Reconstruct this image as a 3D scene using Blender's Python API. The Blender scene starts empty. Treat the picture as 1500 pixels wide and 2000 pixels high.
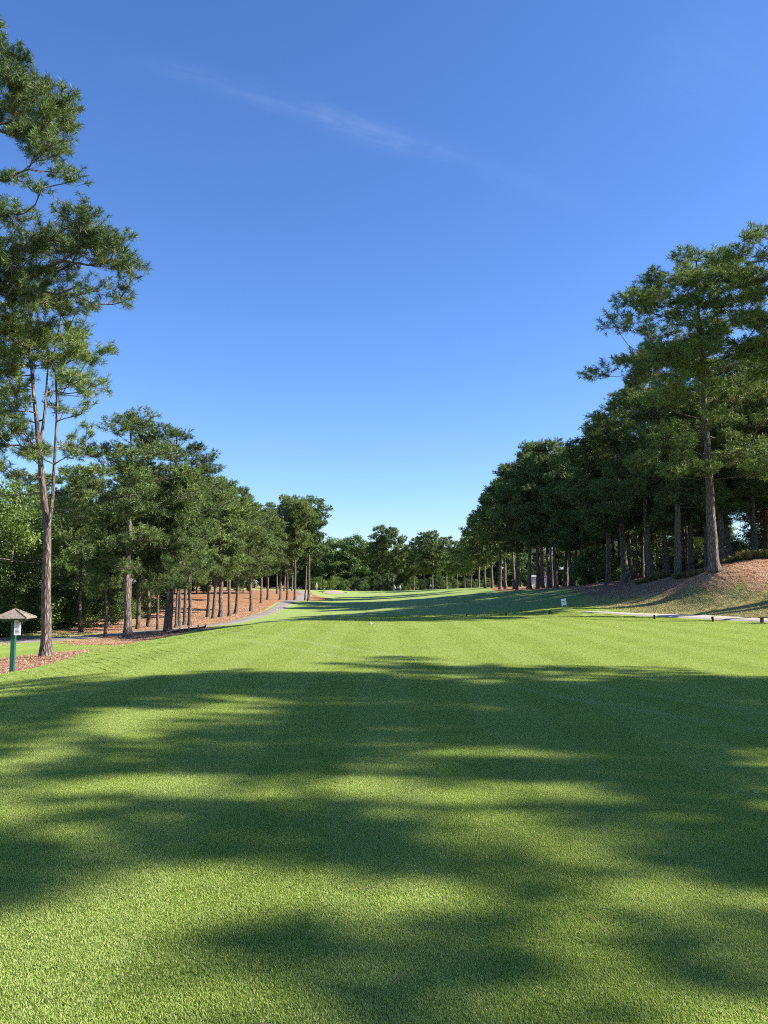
import bpy, math, random
import numpy as np
from mathutils import Vector
C = bpy.context.scene
COL = C.collection
R = math.radians

# ------------------------------------------------------------------ camera, sky, sun, exposure
EYE = 1.6; FPX = 1503.0; HOR = 1140.0
PITCH = math.atan((HOR - 1000) / FPX)
cam = bpy.data.cameras.new('camera'); co = bpy.data.objects.new('camera', cam); COL.objects.link(co)
co.location = (0, 0, EYE); co.rotation_euler = (R(90) + PITCH, 0, 0)
cam.sensor_fit = 'VERTICAL'; cam.sensor_height = 34.6; cam.lens = 34.6 * FPX / 2000
cam.clip_start = 0.05; cam.clip_end = 5000
C.camera = co
C.view_settings.view_transform = 'Standard'; C.view_settings.look = 'None'
C.view_settings.exposure = 1.85; C.view_settings.gamma = 1; C.view_settings.use_curve_mapping = False
SUN_AZ, SUN_EL = R(93), R(33)          # azimuth clockwise from the viewing direction (+Y)
W = bpy.data.worlds.new("World"); C.world = W; W.use_nodes = True
nt = W.node_tree; nt.nodes.clear()
def N(t, **k):
    n = nt.nodes.new(t)
    for a, b in k.items(): setattr(n, a, b)
    return n
sky = N('ShaderNodeTexSky', sky_type='NISHITA', sun_disc=False, sun_elevation=SUN_EL, sun_rotation=SUN_AZ)
sky.altitude = 100; sky.air_density = 1.0; sky.dust_density = 0.35; sky.ozone_density = 3.0
hsv = N('ShaderNodeHueSaturation'); hsv.inputs['Saturation'].default_value = 1.12
nt.links.new(sky.outputs[0], hsv.inputs['Color'])
# thin cirrus streaks: bands along great circles through two sky directions
def pdir(px, py):
    u, v = (px - 750) / FPX, (1000 - py) / FPX
    c, s = math.cos(PITCH), math.sin(PITCH)
    return Vector((u, c - v * s, s + v * c)).normalized()
tc = N('ShaderNodeTexCoord')
def M(op, a, b=None, clamp=False):
    m = N('ShaderNodeMath', operation=op, use_clamp=clamp)
    for i, x in enumerate((a, b)):
        if x is None: continue
        if isinstance(x, (int, float)): m.inputs[i].default_value = x
        else: nt.links.new(x, m.inputs[i])
    return m.outputs[0]
def VM(op, a, b):
    m = N('ShaderNodeVectorMath', operation=op)
    for i, x in enumerate((a, b)):
        if isinstance(x, (tuple, Vector)): m.inputs[i].default_value = tuple(x)
        else: nt.links.new(x, m.inputs[i])
    return m
ns = N('ShaderNodeTexNoise'); ns.inputs['Scale'].default_value = 9; ns.inputs['Detail'].default_value = 6; ns.inputs['Roughness'].default_value = .62
nw = N('ShaderNodeTexNoise'); nw.inputs['Scale'].default_value = 3.2; nw.inputs['Detail'].default_value = 4
nt.links.new(tc.outputs['Generated'], ns.inputs['Vector']); nt.links.new(tc.outputs['Generated'], nw.inputs['Vector'])
total = None
for (a, b, wd, amt) in (((260, 115), (1080, 372), .012, .040), ((1250, 60), (1520, 170), .045, .012)):
    da, db = pdir(*a), pdir(*b); n = da.cross(db).normalized(); mid = ((da + db) / 2).normalized()
    half = math.acos(max(-1, min(1, da.dot(db)))) / 2
    dist = M('ADD', VM('DOT_PRODUCT', tc.outputs['Generated'], n).outputs['Value'], M('MULTIPLY', M('SUBTRACT', nw.outputs[0], .5), .07))
    band = M('POWER', 2.718, M('MULTIPLY', M('POWER', M('ABSOLUTE', M('DIVIDE', dist, wd)), 2), -1))
    al = (db - da).normalized()
    lng = M('DIVIDE', M('SUBTRACT', VM('DOT_PRODUCT', tc.outputs['Generated'], al).outputs['Value'], al.dot(mid)), half * .8)
    band = M('MULTIPLY', band, M('POWER', 2.718, M('MULTIPLY', M('POWER', M('ABSOLUTE', lng), 2), -1)))
    cb = N('ShaderNodeCombineXYZ'); nt.links.new(VM('DOT_PRODUCT', tc.outputs['Generated'], al).outputs['Value'], cb.inputs[0]); nt.links.new(M('MULTIPLY', dist, 6.5), cb.inputs[1])
    fn = N('ShaderNodeTexNoise'); fn.inputs['Scale'].default_value = 13; fn.inputs['Detail'].default_value = 7; fn.inputs['Roughness'].default_value = .68; fn.inputs['Distortion'].default_value = .6; nt.links.new(cb.outputs[0], fn.inputs['Vector'])
    band = M('MULTIPLY', band, M('MULTIPLY', M('SUBTRACT', fn.outputs[0], .25, True), 3.0))
    band = M('MULTIPLY', band, amt); total = band if total is None else M('ADD', total, band)
total = M('MULTIPLY', total, M('MULTIPLY', M('SUBTRACT', ns.outputs[0], .28, True), 3.2), True)
mx = N('ShaderNodeMix', data_type='RGBA'); nt.links.new(total, mx.inputs[0]); 
tint = N('ShaderNodeMix', data_type='RGBA', blend_type='MULTIPLY'); tint.inputs[0].default_value = 1; tint.inputs[7].default_value = (.79, .895, 1.17, 1)
nt.links.new(hsv.outputs[0], tint.inputs[6]); nt.links.new(tint.outputs[2], mx.inputs[6])
mx.inputs[7].default_value = (9, 9.6, 10.4, 1)
bg = N('ShaderNodeBackground'); bg.inputs['Strength'].default_value = 0.057
nt.links.new(mx.outputs[2], bg.inputs[0])
wo = N('ShaderNodeOutputWorld'); nt.links.new(bg.outputs[0], wo.inputs[0])
sl = bpy.data.lights.new('sun', 'SUN'); sl.energy = 3.9; sl.angle = R(.53); sl.color = (1, .92, .81)
so = bpy.data.objects.new('sun', sl); COL.objects.link(so)
sdir = Vector((math.sin(SUN_AZ) * math.cos(SUN_EL), math.cos(SUN_AZ) * math.cos(SUN_EL), math.sin(SUN_EL)))
so.rotation_euler = sdir.to_track_quat('Z', 'Y').to_euler(); so.location = (60, 0, 60)
C.cycles.max_bounces = 6; C.cycles.diffuse_bounces = 2; C.cycles.glossy_bounces = 2; C.cycles.transmission_bounces = 3
C.cycles.sample_clamp_indirect = 3
C.cycles.use_denoising = False; C.cycles.filter_width = 1.1; C.cycles.adaptive_threshold = .01

# ------------------------------------------------------------------ helpers
def mesh(name, V, F, mats, attrs=None, smooth=False, fm=None):
    """V (n,3) array, F list of index arrays (each (m,k)) -> mesh"""
    V = np.asarray(V, dtype=np.float32)
    if isinstance(F, np.ndarray): F = [F]
    me = bpy.data.meshes.new(name)
    me.vertices.add(len(V)); me.vertices.foreach_set('co', V.ravel())
    loops = np.concatenate([f.ravel() for f in F]).astype(np.int32)
    tot = np.concatenate([np.full(len(f), f.shape[1], np.int32) for f in F])
    st = np.concatenate([[0], np.cumsum(tot)[:-1]]).astype(np.int32)
    me.loops.add(len(loops)); me.loops.foreach_set('vertex_index', loops)
    me.polygons.add(len(tot)); me.polygons.foreach_set('loop_start', st); me.polygons.foreach_set('loop_total', tot)
    if smooth: me.polygons.foreach_set('use_smooth', np.ones(len(tot), bool))
    for m in (mats if isinstance(mats, (list, tuple)) else [mats]): me.materials.append(m)
    if fm is not None: me.polygons.foreach_set('material_index', np.asarray(fm, np.int32))
    for k, a in (attrs or {}).items():
        at = me.attributes.new(k, 'FLOAT', 'POINT'); at.data.foreach_set('value', np.asarray(a, np.float32))
    me.update(); me.validate()
    return me
def link(name, me, parent=None, loc=None):
    o = bpy.data.objects.new(name, me); COL.objects.link(o)
    if parent: o.parent = parent
    if loc is not None: o.location = loc
    return o
def tag(o, label=None, cat=None, group=None, kind=None):
    if label: o['label'] = label
    if cat: o['category'] = cat
    if group: o['group'] = group
    if kind: o['kind'] = kind
    return o
def thing(name, label, cat, loc, rz=0, group=None):
    o = bpy.data.objects.new(name, None); COL.objects.link(o); o.empty_display_size = .2
    o.location = loc; o.rotation_euler = (0, 0, rz); return tag(o, label, cat, group)

class MB:
    """collects shapes into one mesh"""
    def __init__(s): s.V = []; s.F = []; s.n = 0
    def add(s, V, F):
        s.V.append(np.asarray(V, float))
        for f in F: s.F.append([i + s.n for i in f])
        s.n += len(V)
    def box(s, c, d, rz=0, bev=0.0, rx=0, ry=0):
        x, y, z = [k / 2 for k in d]
        pts = []
        for sx in (-1, 1):
            for sy in (-1, 1):
                for sz in (-1, 1): pts.append((sx * x, sy * y, sz * z))
        P = np.array(pts)
        from mathutils import Euler
        m = np.array(Euler((rx, ry, rz)).to_matrix())
        if bev > 0:
            # chamfer by splitting every corner in three
            Q = []; F = []
            for (sx, sy, sz) in [(a, b, c_) for a in (-1, 1) for b in (-1, 1) for c_ in (-1, 1)]:
                Q += [(sx * x, sy * (y - bev), sz * (z - bev)), (sx * (x - bev), sy * y, sz * (z - bev)), (sx * (x - bev), sy * (y - bev), sz * z)]
            Q = np.array(Q) @ m.T + np.array(c)
            import bmesh
            bm = bmesh.new(); vs = [bm.verts.new(q) for q in Q]
            bmesh.ops.convex_hull(bm, input=vs); bm.verts.index_update()
            s.add([v.co[:] for v in bm.verts], [[v.index for v in f.verts] for f in bm.faces]); bm.free(); return
        P = P @ m.T + np.array(c)
        s.add(P, [(0, 1, 3, 2), (4, 6, 7, 5), (0, 4, 5, 1), (2, 3, 7, 6), (0, 2, 6, 4), (1, 5, 7, 3)])
    def tube(s, pts, rad, n=8, cap=True):
        pts = [Vector(p) for p in pts]; V = []; k = len(pts)
        rad = rad if isinstance(rad, (list, tuple)) else [rad] * k
        for i, p in enumerate(pts):
            d = (pts[min(i + 1, k - 1)] - pts[max(i - 1, 0)]).normalized()
            a = d.orthogonal().normalized() if i == 0 else (pa - d * pa.dot(d)).normalized()
            pa = a; b = d.cross(a)
            for j in range(n):
                t = 2 * math.pi * j / n; V.append(p + (a * math.cos(t) + b * math.sin(t)) * rad[i])
        F = [(i * n + j, i * n + (j + 1) % n, (i + 1) * n + (j + 1) % n, (i + 1) * n + j) for i in range(k - 1) for j in range(n)]
        if cap: F += [list(range(n))[::-1], [(k - 1) * n + j for j in range(n)]]
        s.add([v[:] for v in V], F)
    def ball(s, c, r, seg=16, rings=10, sq=(1, 1, 1)):
        V = [(0, 0, 1)]; F = []
        for i in range(1, rings):
            t = math.pi * i / rings
            for j in range(seg):
                p = 2 * math.pi * j / seg; V.append((math.sin(t) * math.cos(p), math.sin(t) * math.sin(p), math.cos(t)))
        V.append((0, 0, -1)); L = len(V) - 1
        for j in range(seg):
            F.append((0, 1 + j, 1 + (j + 1) % seg)); F.append((L, L - seg + (j + 1) % seg, L - seg + j))
            for i in range(rings - 2):
                a = 1 + i * seg + j; b = 1 + i * seg + (j + 1) % seg; F.append((a, a + seg, b + seg, b))
        s.add(np.array(V) * r * np.array(sq) + np.array(c), F)
    def build(s, name, mat, parent=None, smooth=False):
        me = bpy.data.meshes.new(name); V = np.concatenate(s.V)
        me.from_pydata([tuple(v) for v in V], [], [tuple(f) for f in s.F]); me.materials.append(mat)
        if smooth: me.polygons.foreach_set('use_smooth', np.ones(len(me.polygons), bool))
        me.update(); return link(name, me, parent)

# ------------------------------------------------------------------ materials
class Mat:
    def __init__(s, name):
        s.m = bpy.data.materials.new(name); s.m.use_nodes = True; s.t = s.m.node_tree; s.t.nodes.clear()
        s.out = s.n('ShaderNodeOutputMaterial')
    def n(s, t, **k):
        n = s.t.nodes.new(t)
        for a, b in k.items(): setattr(n, a, b)
        return n
    def put(s, sock, x):
        if x is None: return
        if isinstance(x, bpy.types.NodeSocket): s.t.links.new(x, sock)
        elif isinstance(x, (tuple, list)): sock.default_value = (*x, 1) if (len(x) == 3 and sock.type == 'RGBA') else tuple(x)
        else: sock.default_value = x
    def math(s, op, a, b=None, clamp=False, c=None):
        m = s.n('ShaderNodeMath', operation=op, use_clamp=clamp); s.put(m.inputs[0], a); s.put(m.inputs[1], b); s.put(m.inputs[2], c); return m.outputs[0]
    def mix(s, f, a, b, blend='MIX'):
        m = s.n('ShaderNodeMix', data_type='RGBA', blend_type=blend); s.put(m.inputs[0], f); s.put(m.inputs[6], a); s.put(m.inputs[7], b); return m.outputs[2]
    def ramp(s, f, stops):
        r = s.n('ShaderNodeValToRGB'); s.put(r.inputs[0], f); e = r.color_ramp.elements
        while len(e) < len(stops): e.new(.5)
        for i, (p, c) in enumerate(stops):
            e[i].position = p; e[i].color = (*c, 1) if isinstance(c, tuple) else (c, c, c, 1)
        return r.outputs[0]
    def coord(s, which='Object'): return s.n('ShaderNodeTexCoord').outputs[which]
    def pos(s): return s.n('ShaderNodeNewGeometry').outputs['Position']
    def mapping(s, v, scale=(1, 1, 1), rot=(0, 0, 0), loc=(0, 0, 0)):
        m = s.n('ShaderNodeMapping'); s.put(m.inputs[0], v); m.inputs['Scale'].default_value = scale
        m.inputs['Rotation'].default_value = rot; m.inputs['Location'].default_value = loc; return m.outputs[0]
    def noise(s, v, scale, detail=3, rough=.55, dist=0):
        n = s.n('ShaderNodeTexNoise'); s.put(n.inputs['Vector'], v); n.inputs['Scale'].default_value = scale
        n.inputs['Detail'].default_value = detail; n.inputs['Roughness'].default_value = rough; n.inputs['Distortion'].default_value = dist; return n.outputs[0]
    def sep(s, v):
        n = s.n('ShaderNodeSeparateXYZ'); s.put(n.inputs[0], v); return n.outputs
    def attr(s, name): return s.n('ShaderNodeAttribute', attribute_name=name).outputs['Fac']
    def rand(s): return s.n('ShaderNodeObjectInfo').outputs['Random']
    def bump(s, h, dist, st=1.0, nrm=None):
        b = s.n('ShaderNodeBump'); s.put(b.inputs['Height'], h); b.inputs['Distance'].default_value = dist; b.inputs['Strength'].default_value = st
        s.put(b.inputs['Normal'], nrm); return b.outputs[0]
    def principled(s, col, rough=.8, normal=None, spec=.3, metal=0, sheen=0):
        p = s.n('ShaderNodeBsdfPrincipled'); s.put(p.inputs['Base Color'], col); s.put(p.inputs['Roughness'], rough)
        s.put(p.inputs['Normal'], normal); p.inputs['Specular IOR Level'].default_value = spec; p.inputs['Metallic'].default_value = metal
        if sheen: p.inputs['Sheen Weight'].default_value = sheen
        return p.outputs[0]
    def done(s, sh): s.t.links.new(sh, s.out.inputs[0]); return s.m

def plain(name, col, rough=.6, var=.25, scale=30, bump=.0, spec=.35, metal=0):
    m = Mat(name); v = m.coord(); n = m.noise(v, scale, 4)
    d = tuple(c * (1 - var) for c in col); l = tuple(min(1, c * (1 + var * .6)) for c in col)
    return m.done(m.principled(m.ramp(n, [(.3, d), (.7, l)]), rough, m.bump(n, bump) if bump else None, spec, metal))

def foliage_mat(name, dark, light, transl, tscale=.5, rough=.5, spec=.25, tip=None, tr=.22):
    m = Mat(name); v = m.coord()
    r = m.rand()
    a = m.noise(v, tscale, 2); b = m.noise(v, 7, 2)
    f = m.math('ADD', m.math('MULTIPLY', a, .55), m.math('MULTIPLY', b, .45))
    f = m.math('ADD', f, m.math('MULTIPLY', m.math('SUBTRACT', r, .5), .16))
    col = m.ramp(f, [(.33, dark), (.66, light)])
    if tip: col = m.mix(m.math('MULTIPLY', m.math('GREATER_THAN', m.noise(v, 3.1, 1), .63), .5), col, tip)
    p = m.principled(col, rough, None, spec)
    t = m.n('ShaderNodeBsdfTranslucent'); m.put(t.inputs[0], m.mix(1, col, (transl), 'MULTIPLY'))
    mx = m.n('ShaderNodeMixShader'); mx.inputs[0].default_value = tr
    m.t.links.new(p, mx.inputs[1]); m.t.links.new(t.outputs[0], mx.inputs[2])
    return m.done(mx.outputs[0])

NEEDLE = foliage_mat('pine_needles', (.030, .060, .025), (.18, .25, .072), (1.7, 1.7, .8), .35, .55, .2, tip=(.25, .31, .09), tr=.14)
LEAF = foliage_mat('broad_leaves', (.045, .085, .018), (.135, .20, .040), (1.6, 1.9, .8), .3, .5, .3)
LEAF_D = foliage_mat('dark_leaves', (.028, .060, .016), (.075, .130, .028), (1.5, 1.8, .8), .3, .5, .3)

def bark_mat():
    m = Mat('pine_bark'); v = m.coord(); g = m.mapping(v, (1, 1, .22))
    vo = m.n('ShaderNodeTexVoronoi', feature='DISTANCE_TO_EDGE'); add = m.n('ShaderNodeVectorMath', operation='ADD'); m.put(vo.inputs['Vector'], add.outputs[0])
    nz = m.n('ShaderNodeTexNoise'); m.put(nz.inputs['Vector'], g); nz.inputs['Scale'].default_value = 9
    sc = m.n('ShaderNodeVectorMath', operation='SCALE'); m.put(sc.inputs[0], nz.outputs['Color']); sc.inputs['Scale'].default_value = .12
    m.put(add.inputs[0], g); m.put(add.inputs[1], sc.outputs[0])
    vo.inputs['Scale'].default_value = 11
    crack = m.math('MULTIPLY', vo.outputs['Distance'], 3.2, True)
    f = m.noise(g, 26, 4, .7); big = m.noise(v, .6, 2)
    plate = m.mix(f, (.13, .11, .098), (.31, .28, .255)); plate = m.mix(m.math('MULTIPLY', big, .4), plate, (.21, .16, .125))
    col = m.mix(crack, (.075, .05, .04), plate)
    h = m.math('ADD', crack, m.math('MULTIPLY', f, .45))
    return m.done(m.principled(col, .92, m.bump(h, .03, 1), .15))
BARK = bark_mat()
GREYBARK = plain('grey_bark', (.17, .14, .11), .9, .4, 9, .02, .1)

# ------------------------------------------------------------------ the lie of the land
def at(px, py, D):
    """world point seen at photo pixel (px,py), D metres ahead"""
    u, v = (px - 750) / FPX, (1000 - py) / FPX
    c, s = math.cos(PITCH), math.sin(PITCH); t = D / (c - v * s)
    return (u * t, D, EYE + (s + v * c) * t)
def xat(px, D): return (px - 750) / FPX * D / 1.006
A = []
for x in (-5, -2, 1, 5, 9, 13):
    for y in (-12, 0, 10, 20, 29): A.append((x, y, 0))
A += [(x, 33, -.03) for x in (-4.5, 0, 5, 9)]
A += [(-6.4, 5, -.12), (-6.3, 13, -.17), (-6.4, 22, -.2), (-6.8, 31, -.3), (-9, 18, -.56), (-10, 21, -.8), (-11.8, 27, -.92), (-11, 10, -.95), (-14, 0, -1.3), (-16, 12, -1.3), (-10, 33, -1.0),
      (-13, 40, -1.3), (-15.4, 43, -1.42), (-16, 33, -1.15), (-30, 40, -1.7), (-25, 28, -1.6), (-22, 50, -1.6), (-22, 70, -1.6), (-15, 52, -1.45), (-16, 75, -1.65), (-14, 95, -1.5), (-40, 80, -1.5)]
A += [(0, 40, -.20), (0, 50, -.50), (0, 60, -.80), (0, 80, -1.1), (0, 105, -1.25), (0, 150, -1.0), (0, 210, -.75), (0, 290, -1.1), (-8, 45, -.8), (-8, 60, -1.35), (-9, 100, -1.4), (-9, 150, -1.1)]
A += [at(420, 1167, 110), at(360, 1172, 130), at(570, 1154, 170), at(600, 1171, 135), at(560, 1163, 140), at(640, 1158, 200), at(520, 1152, 230)]
A += [at(930, 1148, 190), at(850, 1152, 205), at(1000, 1152, 120), at(1050, 1150.5, 100), at(1110, 1147, 88), at(1180, 1140, 75), at(1250, 1136, 62), at(1330, 1123, 51), at(1400, 1112, 44), at(1480, 1096, 44), at(960, 1149, 150)]
A += [(30, 60, 2.8), (40, 45, 3.3), (30, 100, 1.7), (40, 80, 2.5), (60, 60, 3), (50, 150, 1.2), (25, 78, 2.0)]
A += [(18, 36, -.15), (16, 40, -.02), (12.6, 42, 0), (10.5, 45, .18), (16.5, 43.5, .7), (19.5, 40.5, .7), (7, 45, -.2), (4.8, 45, -.28), (14.6, 50, .75), at(1150, 1168, 58), at(1100, 1163, 68), (9, 60, -.2), (8, 80, -.2), (7, 100, -.3), (12, 100, .35), (5, 130, -.6),
      (25, 36, .45), (22, 28, 0), (14, 48, .55), (20, 47, 2.3), (17, 46, 1.3), (30, 25, .5), (30, 10, .4), (30, -5, .4), (26, 44.5, 3.3), (32, 45, 3.5), (27, 40, 1.5), (21, 10, .1), (20, 22, .05), (18, 30, -.1), (20, -5, 0), (45, 0, 2)]
A += [(x, y, 0) for x in (-150, -70, 150, 75) for y in (-60, 20)] + [(-80, 120, -.5), (-150, 200, 0), (-60, 250, .5), (90, 150, 1), (150, 100, 1), (60, 250, .5), (40, 200, .8), (200, 400, 0), (-200, 400, 0), (0, 420, -1), (100, 350, 0), (-80, 340, 0), (0, -60, -.5)]
A = np.array(A, float); SC = 60.0
def _phi(r2): return .5 * r2 * np.log(r2 + 1e-9)
P = A[:, :2] / SC; n_ = len(P)
K = _phi(((P[:, None] - P[None]) ** 2).sum(-1)) + np.eye(n_) * 4e-5
Q = np.c_[np.ones(n_), P]; L = np.zeros((n_ + 3, n_ + 3)); L[:n_, :n_] = K; L[:n_, n_:] = Q; L[n_:, :n_] = Q.T
COEF = np.linalg.solve(L, np.r_[A[:, 2], 0, 0, 0])
def ground(x, y):
    x = np.atleast_1d(np.asarray(x, float)); y = np.atleast_1d(np.asarray(y, float)); sh = x.shape
    p = np.c_[np.clip(x, -200, 200).ravel(), np.clip(y, -60, 420).ravel()] / SC; out = np.empty(len(p))
    for i in range(0, len(p), 20000):
        q = p[i:i + 20000]; out[i:i + 20000] = _phi(((q[:, None] - P[None]) ** 2).sum(-1)) @ COEF[:n_] + COEF[n_] + q @ COEF[n_ + 1:]
    xx, yy = x.ravel(), y.ravel()
    out = out + .02 * np.sin(xx * .9 + 1.3 * np.sin(yy * .31)) * np.sin(yy * .55 + .7) * np.clip((np.hypot(xx, yy) - 25) / 30, 0, 1)
    # the land climbs gently far away, under the woods, so that it never ends in view
    out += np.clip((yy - 300) / 600, 0, 1) * 1.5
    return out.reshape(sh)
def gz(x, y): return float(ground(x, y)[0])

def inpoly(x, y, poly):
    """signed distance to polygon, + inside"""
    P_ = np.array(poly); d = np.full(x.shape, 1e9); ins = np.zeros(x.shape, bool)
    for i in range(len(P_)):
        a, b = P_[i - 1], P_[i]; e = b - a; w0, w1 = x - a[0], y - a[1]
        t = np.clip((w0 * e[0] + w1 * e[1]) / (e @ e), 0, 1); d = np.minimum(d, (w0 - e[0] * t) ** 2 + (w1 - e[1] * t) ** 2)
        c = ((a[1] > y) != (b[1] > y)) & (x < (b[0] - a[0]) * (y - a[1]) / (b[1] - a[1] + 1e-12) + a[0]); ins ^= c
    return np.where(ins, 1, -1) * np.sqrt(d)
def poly(*pts): return [(xat(p, D), D) for p, D in pts]
STRAW = [poly((-900, 6), (-300, 14), (-40, 18.6), (60, 20.5), (130, 23.5), (185, 27), (160, 30), (90, 29.5), (-60, 26), (-900, 20)),
         poly((150, 37), (250, 35.5), (330, 41), (400, 48), (402, 51), (300, 50), (230, 45), (150, 41)),
         poly((120, 50), (230, 48.5), (320, 52.5), (380, 57), (430, 63), (480, 75), (507, 88), (535, 103), (565, 125), (600, 128), (650, 140), (612, 158), (605, 175), (560, 230), (300, 200), (100, 120)),
         poly((1900, 33), (1560, 38.6), (1500, 39.4), (1393, 41), (1329, 42.6), (1244, 45.4), (1190, 49), (1165, 60), (1120, 75), (1055, 88), (1010, 100), (975, 118), (955, 160), (1000, 260), (1500, 260), (3500, 60))]
ROUGH = [poly((2600, 12), (1900, 28), (1600, 34), (1500, 37), (1350, 40.3), (1230, 42.6), (1170, 46), (1175, 52), (1190, 49.5), (1244, 46.5), (1400, 43), (1900, 36), (2900, 12)),
         poly((-3000, 0), (-700, 14), (-300, 30), (-60, 37), (120, 45), (230, 47), (100, 60), (100, 130), (300, 210), (560, 240), (640, 260), (900, 262), (960, 250), (1000, 900), (-4000, 900))]
PATH_L = [(-900, 32, 1.6), (-300, 39, 1.7), (-60, 42, 1.9), (50, 43.2, 2.3), (150, 44.6, 2.2), (235, 47, 1.7), (330, 51, 1.2), (390, 54.5, .85), (440, 60.5, .85), (485, 72, .9), (515, 84, .95), (545, 99, 1.0), (572, 120, 1.1), (590, 140, 1.3), (597, 156, 1.3), (578, 180, 1.3)]
PATH_R = [(2600, 18, 1.0), (1900, 26, 1.0), (1640, 32.2, .85), (1500, 36.3, .62), (1400, 38.6, .6), (1300, 40.5, .5), (1220, 41.6, .38), (1170, 42.2, .22), (1130, 42.7, .1)]

def hit(px, py, lo=20, hi=160):
    D_ = np.arange(lo, hi, .25); P_ = np.array([at(px, py, d) for d in D_]); g_ = ground(P_[:, 0], P_[:, 1]); k = np.where(g_ >= P_[:, 2])[0]
    d = D_[k[0]] if len(k) else hi; return (xat(px, d), d)
STRAW[3] = [(40, 39)] + [hit(*q) for q in ((1560, 1138), (1500, 1142), (1393, 1150), (1329, 1154), (1244, 1165), (1190, 1166))] + poly((1165, 60), (1120, 75), (1055, 88), (1010, 100), (975, 118), (955, 160), (1000, 260), (1500, 260), (3500, 60))
print('straw edge', STRAW[3][:8])
def build_ground():
    def ax(lo, hi, n, a):
        b0 = math.asinh(lo / a); b1 = math.asinh(hi / a); return a * np.sinh(np.linspace(b0, b1, n))
    xs = ax(-900, 900, 640, 9); ys = np.concatenate([[-400, -200, -100, -60, -30], ax(-14, 1800, 620, 14)])
    X, Y = np.meshgrid(xs, ys, indexing='ij'); Z = ground(X, Y)
    straw = np.max([inpoly(X, Y, p) for p in STRAW], 0); rough = np.max([inpoly(X, Y, p) for p in ROUGH], 0)
    nx, ny = X.shape; i = np.arange(nx * ny).reshape(nx, ny)
    F = np.stack([i[:-1, :-1], i[1:, :-1], i[1:, 1:], i[:-1, 1:]], -1).reshape(-1, 4)
    V = np.stack([X, Y, Z], -1).reshape(-1, 3)
    tee = np.minimum(np.minimum(X + 6.2, 14 - X), 33 - Y)
    me = mesh('ground', V, F, ground_mat(), {'straw': np.clip(straw, -6, 6).ravel(), 'rough': np.clip(rough, -6, 6).ravel(), 'tee': np.clip(tee, -40, 3).ravel()}, True)
    return tag(link('ground', me), kind='structure')

GRASS_A, GRASS_B = (.188, .282, .050), (.300, .400, .084)
def turf_color(m, p):
    """mown turf colour shared by the ground sheet and the blades"""
    x = m.sep(p)[0]; y = m.sep(p)[1]
    n1 = m.noise(p, .45, 4, .6); n2 = m.noise(p, 3.5, 4, .65)
    f = m.math('ADD', m.math('MULTIPLY', n1, .55), m.math('MULTIPLY', n2, .45))
    col = m.ramp(f, [(.34, GRASS_A), (.66, GRASS_B)])
    # mowing stripes running towards the fairway
    w = m.math('SINE', m.math('ADD', m.math('MULTIPLY', x, 4.1), m.math('MULTIPLY', m.noise(p, .16, 3), 3.0)))
    st = m.math('MULTIPLY', m.math('ADD', m.math('MULTIPLY', w, 4, False), .5, True), .42)
    col = m.mix(st, col, (.33, .42, .14))
    # worn, drier flecks
    dry = m.math('MULTIPLY', m.math('SUBTRACT', m.noise(p, 1.3, 6, .78), .57, True), 5.0, True)
    col = m.mix(m.math('MULTIPLY', dry, .5), col, (.30, .28, .13))
    # pale wheel tracks crossing the right of the tee
    for (k, off) in ((1.0, 0.0), (1.0, 1.25)):
        d = m.math('ADD', m.math('MULTIPLY', x, .86), m.math('MULTIPLY', y, .51))
        d = m.math('ABSOLUTE', m.math('SUBTRACT', m.math('ADD', d, m.math('MULTIPLY', m.noise(p, .2, 2), .8)), 8.2 + off))
        tr = m.math('SUBTRACT', 1, m.math('DIVIDE', d, .22), True)
        col = m.mix(m.math('MULTIPLY', m.math('MULTIPLY', tr, m.noise(p, 2.5, 3)), .95), col, (.36, .43, .22))
    return col
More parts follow.
